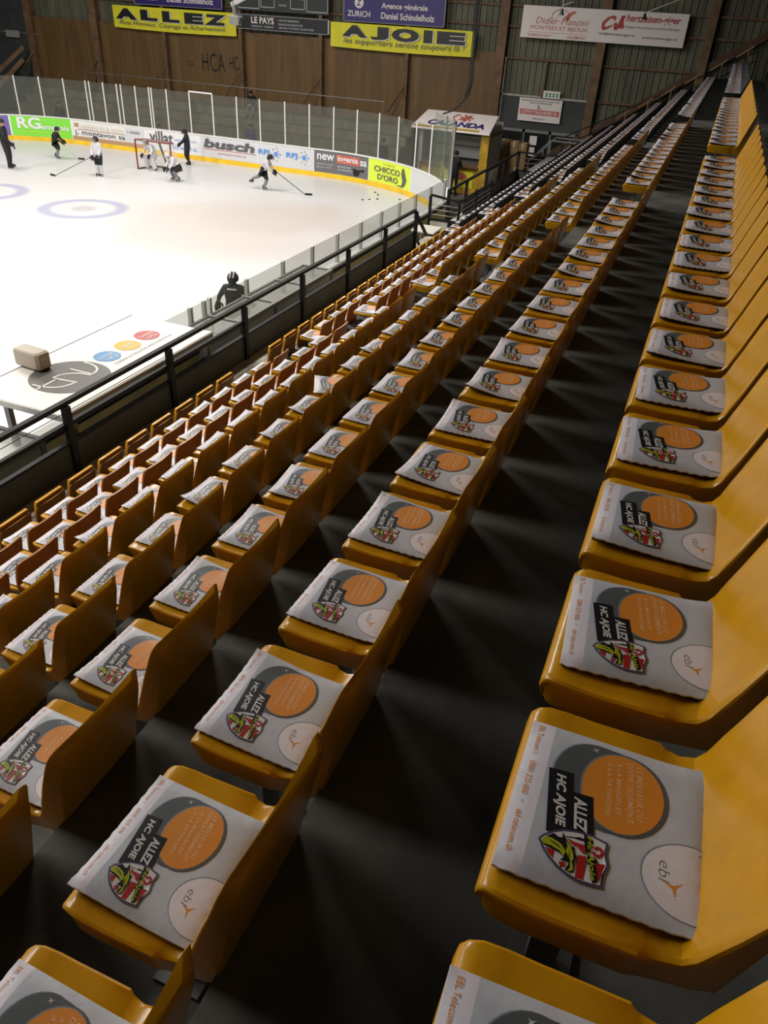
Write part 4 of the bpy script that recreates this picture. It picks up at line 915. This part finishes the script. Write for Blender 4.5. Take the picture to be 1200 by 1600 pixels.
# ================================================================ the stand
ROWS = [  # x of cushion front, seat height, y of seat 0, first seat after first steps, kind, name
    ('R', -.044, -1.136, .234, 21, 'Y', 'rightmost row'),
    ('A', -.913, -1.664, .133, 21, 'Y', 'second row from right'),
    ('B', -1.790, -2.213, .530, 20, 'Y', 'third row from right'),
    ('C', -2.667, -2.755, 1.409-2.5, 23, 'Y', 'fourth row from right'),
    ('D', -3.502, -3.253, 2.270-3.0, 22, 'Y', 'fifth row from right'),
    ('E', -4.346, -3.773, 3.140-3.0, 20, 'W', 'third row from railing'),
    ('F', -5.188, -4.281, 3.509-3.0, 19, 'W', 'second row from railing'),
    ('G', -6.030, -4.800, 3.880-3.5, 19, 'G', 'front row beside the railing')]
SH = 0.56; Y0S, Y1S = -2.0, 39.2
for i, (n, X, Zs, y0, kf, kind, nm) in enumerate(ROWS):
    x0 = X-.495 if i < 7 else -6.98; x1 = ROWS[i-1][1]-.495 if i else 1.3
    m_ = MB(); zt = zz(Zs)-SH-.022
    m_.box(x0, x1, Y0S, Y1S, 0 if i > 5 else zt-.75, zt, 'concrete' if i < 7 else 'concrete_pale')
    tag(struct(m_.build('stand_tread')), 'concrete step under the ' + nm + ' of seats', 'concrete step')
m_ = MB(); m_.box(1.3, 3.0, Y0S, Y1S, 1.0, zz(-1.15)-.3, 'concrete'); tag(struct(m_.build('upper_gangway')), 'dark concrete gangway behind the rightmost row', 'gangway')
m_ = MB(); m_.box(1.3, 3.0, YW-1.4, YW-.1, 0, zz(-1.15)-.3, 'concrete'); struct(m_.build('trim_4'))
# half steps in the two stairways
for a, (yA, yB) in enumerate(((9.62, 10.36), (19.0, 19.8))):
    for i in range(7):
        n, X, Zs = ROWS[i][:3]
        zt = zz(Zs)-SH-.022
        m_ = MB(); m_.box(X-.495-.30, X-.496, yA, yB, zt-.53, zt-.26, 'concrete')
        tag(struct(m_.build('stair_step')), 'concrete half step in the ' + ('nearer', 'farther') [a] + ' stairway below the ' + ROWS[i][6], 'stair step')
# sloping guard along the end of the stand on the far wall
m_ = MB(); m_.sqbar((1.2, 40.75, zz(-.0)), (-7.3, 40.75, zz(-5.55)), .08, .28, 'timber_and_shade'); tag(struct(m_.build('sloping_wall_beam')), 'brown beam sloping down the far wall beside the stand', 'beam')
eg = thing('stair_guard_rail', 'thin rails along the sloping end of the stand', 'railing', (-3, 39.6, 1), world_parts=True)
m_ = MB()
for dz in (.0, .35): m_.sqbar((.8, 39.6, zz(-.75)+dz-.3), (-6.6, 39.6, zz(-5.0)+dz), .05, .05, 'dark_rail')
m_.build('hand_rail', eg)
for k in range(7):
    f = k/6; x = .8-7.4*f; z = zz(-1.05)-(4.2)*f; m_ = MB(); m_.box(x-.03, x+.03, 39.57, 39.63, z-2.2, z+.3, 'dark_rail'); m_.build('post', eg)
# short timber rails closing the row ends
for i in range(6):
    n, X, Zs = ROWS[i][:3]; e = thing('row_end_rail', 'short ochre rail closing the far end of the ' + ROWS[i][6], 'rail', (X+.3, 38.6, zz(Zs)), world_parts=True)
    m_ = MB(); m_.sqbar((X+.05, 38.9, zz(Zs)+.18), (X+.62, 38.5, zz(Zs)+.62), .05, .06, 'row_end_wood'); m_.build('top_bar', e)
    m_ = MB(); m_.sqbar((X+.45, 38.62, zz(Zs)-.585), (X+.45, 38.62, zz(Zs)+.5), .05, .05, 'row_end_wood'); m_.build('post', e)

# ---------------------------------------------------------------- one seat of each kind
ST = [(-0.01, -0.07, 0.188, 0.0, -0.085), (-0.016, -0.038, 0.196, 0.002, -0.085), (-0.012, -0.014, 0.203, 0.004, -0.085), (0.0, -0.002, 0.208, 0.01, -0.086), (0.022, 0.002, 0.214, 0.024, -0.087), (0.06, 0.0, 0.217, 0.06, -0.088), (0.11, -0.003, 0.2175, 0.11, -0.088), (0.17, -0.002, 0.2175, 0.17, -0.089), (0.24, -0.001, 0.217, 0.234, -0.09), (0.25, -0.007, 0.211, 0.252, -0.09), (0.276, -0.008, 0.206, 0.299, -0.093), (0.302, 0.002, 0.206, 0.341, -0.092), (0.318, 0.026, 0.208, 0.374, -0.078), (0.336, 0.076, 0.212, 0.392, 0.0), (0.354, 0.122, 0.215, 0.404, 0.065), (0.373, 0.175, 0.217, 0.418, 0.13), (0.39, 0.225, 0.218, 0.43, 0.19), (0.407, 0.272, 0.218, 0.441, 0.245), (0.419, 0.31, 0.216, 0.449, 0.29), (0.426, 0.334, 0.21, 0.453, 0.322), (0.43, 0.346, 0.2, 0.454, 0.338), (0.432, 0.352, 0.183, 0.453, 0.346)]
def shell(m, curve=.008, hs=1.0):
    b = MB(); vs = []; nc = 0
    for k, (xt, zt, w_, xb, zb) in enumerate(ST):
        cw = 0 if zt < .02 or k < 11 else min(1, zt/.20)
        bi = .014 if k < 10 else min(.036, .014+.0055*(k-9))
        sec = [(-w_+bi, 1.0), (-w_+bi*.85, .97), (-w_+.004, .22), (-w_, .13), (-w_+.001, .05), (-w_+.007, .0), (-w_+.022, .0), (-w_*.66, 0), (-w_*.33, 0), (0, 0)]
        sec = sec+[(-y, t) for y, t in sec[:-1]][::-1]
        nc = len(sec)
        for y, t in sec:
            rr = (abs(y)/w_)**2; x = xt+(xb-xt)*t - curve*cw*rr; z = zt+(zb-zt)*t
            if 4 < k < 9 and t == 0: z -= .006*(1-rr)
            vs.append((x, y, z if z < 0 else z*hs))
    fs = []
    for k in range(len(ST)-1):
        for j in range(nc): a = k*nc+j; c = k*nc+(j+1) % nc; fs.append((a, c, c+nc, a+nc))
    # underside across
    n = len(ST); fs.append(tuple(range(nc))[::-1]); fs.append(tuple((n-1)*nc+j for j in range(nc)))
    return b.add(vs, fs, m)
def seat_bracket(b, wood=False):
    b.box(.10, .16, -.03, .03, -SH, -.088 if not wood else -.04, 'bracket_steel'); b.box(.02, .26, -.10, .10, -.10 if not wood else -.05, -.088 if not wood else -.035, 'bracket_steel'); b.box(.06, .20, -.07, .07, -SH, -SH+.012, 'bracket_steel')
    return b
def panel(m, xs, zs, ws, th, curve):
    """thin curved board through (x, z) stations with half widths ws"""
    b = MB(); vs = []; ny = 8
    for (x, z, w_) in zip(xs, zs, ws):
        for sgn in (0, 1):
            for j in range(ny+1):
                y = -w_+2*w_*j/ny; vs.append((x+sgn*th-curve*(y/.21)**2, y, z))
    n = len(xs); r = 2*(ny+1); fs = []
    for k in range(n-1):
        for j in range(ny): a = k*r+j; fs.append((a, a+1, a+1+r, a+r)); a += ny+1; fs.append((a+1, a, a+r, a+1+r))
        a = k*r; fs.append((a, a+r, a+r+ny+1, a+ny+1)); a = k*r+ny; fs.append((a+r, a, a+ny+1, a+r+ny+1))
    for k in (0, n-1):
        for j in range(ny): a = k*r+j; fs.append((a, a+ny+1, a+ny+2, a+1) if k == 0 else (a, a+1, a+ny+2, a+ny+1))
    return b.add(vs, fs, m)
def make_seat(kind):
    org = (0, 0, 0)
    t = thing('stadium_seat', 'seat', 'seat')
    if kind in 'YK':
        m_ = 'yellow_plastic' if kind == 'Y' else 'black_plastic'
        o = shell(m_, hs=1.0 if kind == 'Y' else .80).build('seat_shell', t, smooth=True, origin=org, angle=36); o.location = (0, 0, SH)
        o = seat_bracket(MB()).build('mounting_bracket', t, origin=org); o.location = (0, 0, SH)
    else:
        zs = [-.07, -.05, .03, .09, .15, .20, .240, .262, .273, .278]; xs = [.345, .347, .352, .362, .374, .385, .394, .399, .401, .402]; ws = [.185, .197, .206, .211, .213, .212, .209, .202, .190, .172]
        o = panel('orange_glow_plastic', xs, zs, ws, .018, .020).build('backrest', t, smooth=True, origin=org, angle=40); o.location = (0, 0, SH)
        b = MB()
        prof = [(-.014, .155), (-.018, .175), (-.012, .19), (.01, .20), (.06, .205), (.15, .205), (.25, .20), (.32, .19), (.335, .17)]
        pts = [(x, w_) for x, w_ in prof]+[(x, -w_) for x, w_ in prof[::-1]]
        n = len(pts); vs = [(x, y, .000) for x, y in pts]+[(x*.98+.003, y*.97, -.034) for x, y in pts]
        fs = [tuple(range(n))[::-1], tuple(range(n, 2*n))]+[(i, (i+1) % n, n+(i+1) % n, n+i) for i in range(n)]
        b.add(vs, fs, 'yellow_plastic'); o = b.build('seat_pan', t, smooth=True, origin=(.325, 0, -.02), angle=35); o.location = (.325, 0, SH-.02)
        if kind == 'G': o.rotation_euler = (0, radians(97), 0)
        b = MB()
        for s in (-1, 1): b.bar((.325, s*.17, -.02), (.36, s*.17, -.02), .016, 'bracket_steel', 6)
        o = b.build('hinge', t, origin=org); o.location = (0, 0, SH)
        o = seat_bracket(MB(), True).build('mounting_bracket', t, origin=org); o.location = (0, 0, SH)
        o.location.x = .18
    return t
PROTO = {}
def place_seat(kind, X, Y, Z, label, group):
    if kind not in PROTO: PROTO[kind] = make_seat(kind); r = PROTO[kind]
    else:
        s = PROTO[kind]; r = s.copy(); C.objects.link(r)
        for ch in s.children: c = ch.copy(); C.objects.link(c); c.parent = r
    r.location = (X, Y+.175, Z-SH-.022); r['label'] = label; r['category'] = 'seat'; r['group'] = group
    r.name = 'stadium_seat'
    return r

# ---------------------------------------------------------------- printed cushion
PW = 0.327
def hgt(a, b, sd):
    e = (1-abs(2*a-1)**7)*(1-abs(2*b-1)**7)
    rnd = random.Random(sd); z = .009+.013*e
    k1, k2, k3, k4 = [rnd.uniform(0, 1) for _ in range(4)]
    z += .0022*sin(5*a+6*k1)*sin(4*b+6*k2)*e
    z += .0022*sin(60*a+9*k3)*max(0, 1-b/.07)+.0018*sin(70*b+9*k4)*max(0, 1-(1-a)/.05)+.0014*sin(45*a+7*k1)*max(0, 1-(1-b)/.06)
    z += CURL[sd][0]*max(0, a-.55)**2*max(0, .6-b)+CURL[sd][1]*max(0, .5-a)**2*max(0, .5-b)+CURL[sd][2]*max(0, b-.7)**2
    return z
CURL = {1: (.10, .02, .02), 2: (.02, .16, .05), 3: (.25, .05, .0), 4: (0, 0, .12)}
CREST = {
'outer': [(0.79, 0.183), (0.756, 0.203), (0.715, 0.249), (0.688, 0.298), (0.67, 0.366), (0.666, 0.436), (0.675, 0.491), (0.681, 0.523), (0.743, 0.52), (0.804, 0.54), (0.862, 0.526), (0.929, 0.526), (0.938, 0.475), (0.942, 0.408), (0.932, 0.356), (0.911, 0.301), (0.876, 0.25), (0.835, 0.211)],
'white': [(0.789, 0.196), (0.765, 0.212), (0.728, 0.251), (0.7, 0.3), (0.682, 0.368), (0.678, 0.435), (0.687, 0.487), (0.692, 0.51), (0.748, 0.508), (0.807, 0.528), (0.863, 0.514), (0.918, 0.514), (0.925, 0.473), (0.929, 0.411), (0.919, 0.361), (0.899, 0.308), (0.865, 0.257), (0.827, 0.22)],
'black': [(0.761, 0.222), (0.731, 0.252), (0.745, 0.279), (0.739, 0.298), (0.707, 0.294), (0.74, 0.317), (0.772, 0.351), (0.77, 0.366), (0.795, 0.366), (0.818, 0.384), (0.852, 0.377), (0.9, 0.381), (0.914, 0.367), (0.906, 0.338), (0.87, 0.353), (0.86, 0.337), (0.869, 0.308), (0.841, 0.324), (0.829, 0.294), (0.817, 0.215), (0.797, 0.202)],
'yel1': [(0.793, 0.201), (0.764, 0.219), (0.764, 0.251), (0.778, 0.296), (0.799, 0.317), (0.816, 0.326), (0.839, 0.32), (0.818, 0.295), (0.807, 0.252), (0.809, 0.213)],
'yel2': [(0.748, 0.317), (0.771, 0.343), (0.808, 0.363), (0.839, 0.37), (0.85, 0.363), (0.892, 0.378), (0.906, 0.365), (0.906, 0.352), (0.887, 0.361), (0.853, 0.355), (0.824, 0.336), (0.808, 0.325), (0.777, 0.33)],
'red1': [(0.73, 0.315), (0.74, 0.356), (0.739, 0.394), (0.737, 0.415), (0.787, 0.421), (0.784, 0.401), (0.761, 0.377), (0.76, 0.349)],
'red2': [(0.805, 0.387), (0.799, 0.429), (0.924, 0.433), (0.925, 0.393)],
'red3': [(0.824, 0.223), (0.826, 0.272), (0.872, 0.274), (0.856, 0.25)],
'red4': [(0.879, 0.303), (0.865, 0.331), (0.889, 0.337), (0.905, 0.317)],
'red5': [(0.816, 0.477), (0.806, 0.522), (0.865, 0.511), (0.913, 0.504), (0.861, 0.491)],
'blk2': [(0.676, 0.397), (0.687, 0.443), (0.71, 0.448), (0.786, 0.436), (0.788, 0.471), (0.813, 0.49), (0.913, 0.498), (0.922, 0.476), (0.846, 0.448), (0.821, 0.433), (0.788, 0.433), (0.747, 0.411)]}
def make_pad(sd, fine=True):
    """a runs from the far edge to the near edge (reading direction), b from the seat front to the back"""
    def xyz(a, b, lay=0): return ((b-.5)*PW, (.5-a)*PW, hgt(a, b, sd)+(.0009+.00014*lay if lay else 0))
    m_ = MB(); N_ = 22 if fine else 6
    gr = [(xyz(i/N_, j/N_)) for i in range(N_+1) for j in range(N_+1)]
    fs = []
    for i in range(N_):
        for j in range(N_): a = i*(N_+1)+j; fs.append((a, a+N_+1, a+N_+2, a+1))
    fw = [f for k, f in enumerate(fs) if (k % N_) < N_*.10]; fg = [f for k, f in enumerate(fs) if (k % N_) >= N_*.10]
    m_.add(gr, fg, 'pad_grey'); m_.add(gr, fw, 'pad_white')
    # rim and dark backing
    rim = [(i/N_, 0) for i in range(N_+1)]+[(1, j/N_) for j in range(1, N_+1)]+[(1-i/N_, 1) for i in range(1, N_+1)]+[(0, 1-j/N_) for j in range(1, N_)]
    n = len(rim); top = [xyz(*p) for p in rim]; mid = [(x*1.004, y*1.004, max(.001, z-.003)) for x, y, z in top]; bot = [(x*.985, y*.985, max(0, z-.011)) for x, y, z in top]
    m_.add(top+mid, [(i, (i+1) % n, n+(i+1) % n, n+i) for i in range(n)], 'pad_white'); m_.add(mid+bot, [(i, (i+1) % n, n+(i+1) % n, n+i) for i in range(n)]+[tuple(range(n, 2*n))], 'pad_back')
    def shape(pts, lay, m):
        return m_.poly(pts, lambda a, b: xyz(a, b, lay), m)
    def disc(ca, cb, ra, rb, lay, m, clip=None, rings=5, n=36):
        vs = [xyz(ca, cb, lay)]; fs = []
        for r in range(1, rings+1):
            for i in range(n):
                t = 2*pi*i/n; b = cb+rb*r/rings*sin(t); a = ca+ra*r/rings*cos(t)
                if clip: b = min(b, clip)
                vs.append(xyz(a, b, lay))
        for i in range(n): fs.append((0, 1+(i+1) % n, 1+i))
        for r in range(rings-1):
            for i in range(n): p = 1+r*n; fs.append((p+i, p+(i+1) % n, p+n+(i+1) % n, p+n+i))
        m_.add(vs, fs, m)
    # puck: grey shadow side, dark body, rim, orange face
    for k in range(5):
        f = k/4; disc(.335+.005*f, .405+.04*f, .272, .238, 1+.4*k, 'print_mid' if k == 0 else 'print_dark', rings=4)
    disc(.345, .485, .276, .240, 3.2, 'print_dark'); disc(.345, .555, .272, .236, 4, 'print_dark')
    disc(.345, .548, .262, .222, 5, 'print_mid'); disc(.347, .553, .255, .216, 6, 'print_orange', rings=6)
    shape([(.10, .36), (.115, .372), (.13, .36), (.118, .378), (.135, .395), (.113, .384), (.10, .40), (.108, .378)], 7, 'print_white')
    # black word blocks
    def quadgrid(c, lay, m, n=6):
        (a0, b0), (a1, b1), (a2, b2), (a3, b3) = c; vs = []; fs = []
        for i in range(n+1):
            for j in range(n+1):
                u = i/n; v = j/n; vs.append(xyz((a0*(1-v)+a1*v)*(1-u)+(a3*(1-v)+a2*v)*u, (b0*(1-v)+b1*v)*(1-u)+(b3*(1-v)+b2*v)*u, lay))
        for i in range(n):
            for j in range(n): q = i*(n+1)+j; fs.append((q, q+n+1, q+n+2, q+1))
        m_.add(vs, fs, m)
    quadgrid([(.337, .151), (.329, .285), (.725, .345), (.733, .211)], 8, 'print_black'); quadgrid([(.447, .275), (.438, .410), (.715, .452), (.724, .317)], 8, 'print_black')
    def rt(s, c, lay, m, bold=0, shear=0):
        (a0, b0), (a1, b1), (a2, b2), (a3, b3) = c   # lower-left, upper-left, upper-right, lower-right
        m_.text(s, (0, 0, 1, 1), lambda u, v: xyz((a0*(1-v)+a1*v)*(1-u)+(a3*(1-v)+a2*v)*u, (b0*(1-v)+b1*v)*(1-u)+(b3*(1-v)+b2*v)*u, lay), m, bold, shear)
    if fine:
        rt('HC AJOIE', [(.362, .183), (.358, .250), (.676, .301), (.680, .234)], 9.5, 'print_white', .035, .12)
        rt('ALLEZ', [(.470, .313), (.466, .380), (.668, .411), (.672, .344)], 9.5, 'print_white', .035, .12)
        L_ = [('LE MEILLEUR DU', .606, .135, .49), ('DIVERTISSEMENT:', .556, .125, .53), ('\u00c0 LA MAISON ET', .500, .150, .50), ('\u00c0 LA PATINOIRE.', .450, .165, .525)]
        for s, b0, a0, a1 in L_:
            rt(s, [(a0, b0), (a0, b0+.034), (a1, b0+.034+.10*(a1-a0)), (a1, b0+.10*(a1-a0))], 7.5, 'print_slogan', .012, .12)
        for s, a0, a1 in (('EBL Telecom', .035, .235), (':', .25, .262), ('0800 325 000', .315, .545), ('-', .585, .605), ('ebl-telecom.ch', .65, .905)):
            lo, hi = {'-': (.054, .058), ':': (.044, .062)}.get(s, (.040, .072)); rt(s, [(a0, lo), (a0, hi), (a1, hi), (a1, lo)], 1.5, 'print_orange' if sd < 9 else 'print_slogan', .0)
    # crest
    shape(CREST['outer'], 9, 'print_violet'); shape([(.9975*p[0]+.002, .9965*p[1]+.0013) for p in CREST['white']], 10, 'print_white')
    for k in ('red1', 'red2', 'red3', 'red4', 'red5'): shape(CREST[k], 11, 'print_red')
    ring = []
    for k in range(11):
        t = pi*(1.35-1.75*k/10); ring.append((.752+.026*cos(t)*.9, .478+.024*sin(t)))
    for (a0, b0), (a1, b1) in zip(ring, ring[1:]):
        da, db = a1-a0, b1-b0; l = sqrt(da*da+db*db); na, nb = -db/l*.009, da/l*.009
        shape([(a0+na, b0+nb), (a0-na, b0-nb), (a1-na, b1-nb), (a1+na, b1+nb)], 11, 'print_red')
    shape(CREST['black'], 12, 'print_black'); shape(CREST['yel1'], 13, 'print_lime'); shape(CREST['yel2'], 13.4, 'print_lime')
    shape([(.775, .235), (.79, .285), (.808, .31), (.80, .29), (.786, .25)], 14, 'print_black'); shape(CREST['blk2'], 12, 'print_black')
    if fine: rt('Hc Ajoie', [(.684, .405), (.680, .440), (.908, .494), (.912, .452)], 13, 'print_lime', .02, .2)
    # white roundel with logo
    disc(.742, .932, .207, .247, 1, 'print_mid', clip=.992); disc(.745, .935, .202, .242, 2, 'pad_white', clip=.994)
    if fine:
        rt('ebl', [(.672, .772), (.672, .826), (.785, .826), (.785, .772)], 3, 'print_dark', -.015, .15)
        for ang in (0.2, 2.3, 4.4):
            for k in range(4):
                r = .010+.015*k; ca = .800+r*cos(ang); cb = .848+r*sin(ang); q = .010-.0022*k
                shape([(ca+q*cos(x*pi/3), cb+q*sin(x*pi/3)) for x in range(6)], 3, 'print_orange')
    return m_
PADS = {}
def pad_mesh(v):
    if v not in PADS:
        o = make_pad(v).build('seat_cushion', smooth=True, origin=(0, 0, 0), angle=60)
        PADS[v] = o
        return o, True
    return PADS[v], False

# ---------------------------------------------------------------- which seats the photo shows
def inview(x, y, z, mg=60):
    d = Vector((x, y, z-G)); f = d.dot(fwd)
    if f < .15: return False, f
    px = 600+1177.3*d.dot(r2)/f; py = 800-1177.3*d.dot(u2)/f
    return (-mg < px < 1200+mg and -mg < py < 1600+mg), f
plan = []
for (n, X, Zs, y0, kf, kind, nm) in ROWS:
    num = 0
    for k in range(-2, 80):
        Y = y0+.5*k
        if kf-2 <= k < kf: continue
        if Y+.45 > (19.05 if n in 'RAB' else 18.9) and Y < 19.75: continue
        if Y > 38.1: continue
        Zw = zz(Zs); vis = False; dep = 99
        for (dx, dy, dz) in ((-.05, 0, 0), (-.05, .4, 0), (.3, 0, 0), (.3, .4, 0), (.43, 0, .36), (.43, .4, .36), (.4, .4, -.08), (.4, 0, -.08)):
            v_, f = inview(X+dx, Y+dy, Zw+dz, 0)
            if v_: vis = True; dep = min(dep, f)
        if not vis: continue
        num += 1
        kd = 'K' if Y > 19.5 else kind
        pad = not (kind == 'G' and Y < 19.5)
        plan.append(dict(n=n, X=X, Y=Y, Z=Zw, kind=kd, row=nm, num=num, pad=pad, dep=dep, k=k))
# first and second steps only open between k = last and kf
plan.sort(key=lambda d: d['dep'])
col = dict(Y='yellow plastic', W='orange-backed', G='orange folded-up', K='black')
seats_ind = plan[:300]; seats_rest = plan[300:]
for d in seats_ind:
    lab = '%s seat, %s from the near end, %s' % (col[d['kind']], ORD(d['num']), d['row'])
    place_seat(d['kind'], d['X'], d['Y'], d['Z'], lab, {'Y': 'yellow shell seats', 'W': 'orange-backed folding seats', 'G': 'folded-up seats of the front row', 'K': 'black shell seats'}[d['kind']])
def dup_into(mb, src, loc, rz=0):
    c, s = cos(rz), sin(rz)
    vs = [(loc[0]+p[0]*c-p[1]*s, loc[1]+p[0]*s+p[1]*c, loc[2]+p[2]) for p in src.v]
    n = len(mb.v); mb.v += vs
    for f, i in zip(src.f, src.mi): mb.f.append(tuple(q+n for q in f)); mb.mi.append(mb.slot(src.mats[i]))
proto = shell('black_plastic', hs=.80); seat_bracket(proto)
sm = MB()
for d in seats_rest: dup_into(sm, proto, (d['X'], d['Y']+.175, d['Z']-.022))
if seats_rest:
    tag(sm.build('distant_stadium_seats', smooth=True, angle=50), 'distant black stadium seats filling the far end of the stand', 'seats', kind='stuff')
pads = [d for d in plan if d['pad']]
rp = random.Random(11)
ODD = {('C', 13): (24, -.05, -.03), ('A', 2): (2, 0, 0), ('D', 22): (-14, -.02, 0), ('R', 1): (0, 0, 0)}
for d in pads[:300]:
    v = rp.choice((1, 2, 3, 4)) if d['n'] != 'R' else rp.choice((1, 1, 4))
    src, new = pad_mesh(v)
    if new: o = src
    else: o = src.copy(); C.objects.link(o)
    jr, jx, jy = rp.gauss(0, 1.6), rp.gauss(0, .005), rp.gauss(0, .010)
    base = 0
    if d['n'] == 'R' and d['k'] == 1: jr, jx, jy = 0.4, 0, 0
    if (d['n'], d['k']) in ODD: q = ODD[(d['n'], d['k'])]; jr += q[0]; jx += q[1]; jy += q[2]
    if d['n'] in 'AB' and d['k'] in (1, 2, 3): jr = -2.0
    o.location = (d['X']+PW/2+jx, d['Y']+.167+jy, d['Z']-.020); o.rotation_euler = (0, 0, radians(jr))
    o.name = 'seat_cushion'
    tag(o, 'printed cushion on the %s %s seat from the near end, %s' % (ORD(d['num']), {'Y': 'yellow', 'W': 'orange', 'K': 'black', 'G': 'black'}[d['kind']], d['row']), 'seat cushion', 'printed cushions on the seats')
proto = make_pad(1, fine=False); pm = MB()
for d in pads[300:]: dup_into(pm, proto, (d['X']+PW/2+rp.gauss(0, .005), d['Y']+.167+rp.gauss(0, .01), d['Z']-.020), radians(rp.gauss(0, 3)))
if pads[300:]:
    tag(pm.build('distant_seat_cushions', smooth=True, angle=60), 'distant printed cushions lying on the far black seats', 'seat cushions', kind='stuff')
print('SEATS', len(plan), 'PADS', len(pads))
for o in bpy.data.objects:
    if '_org' in o: del o['_org']
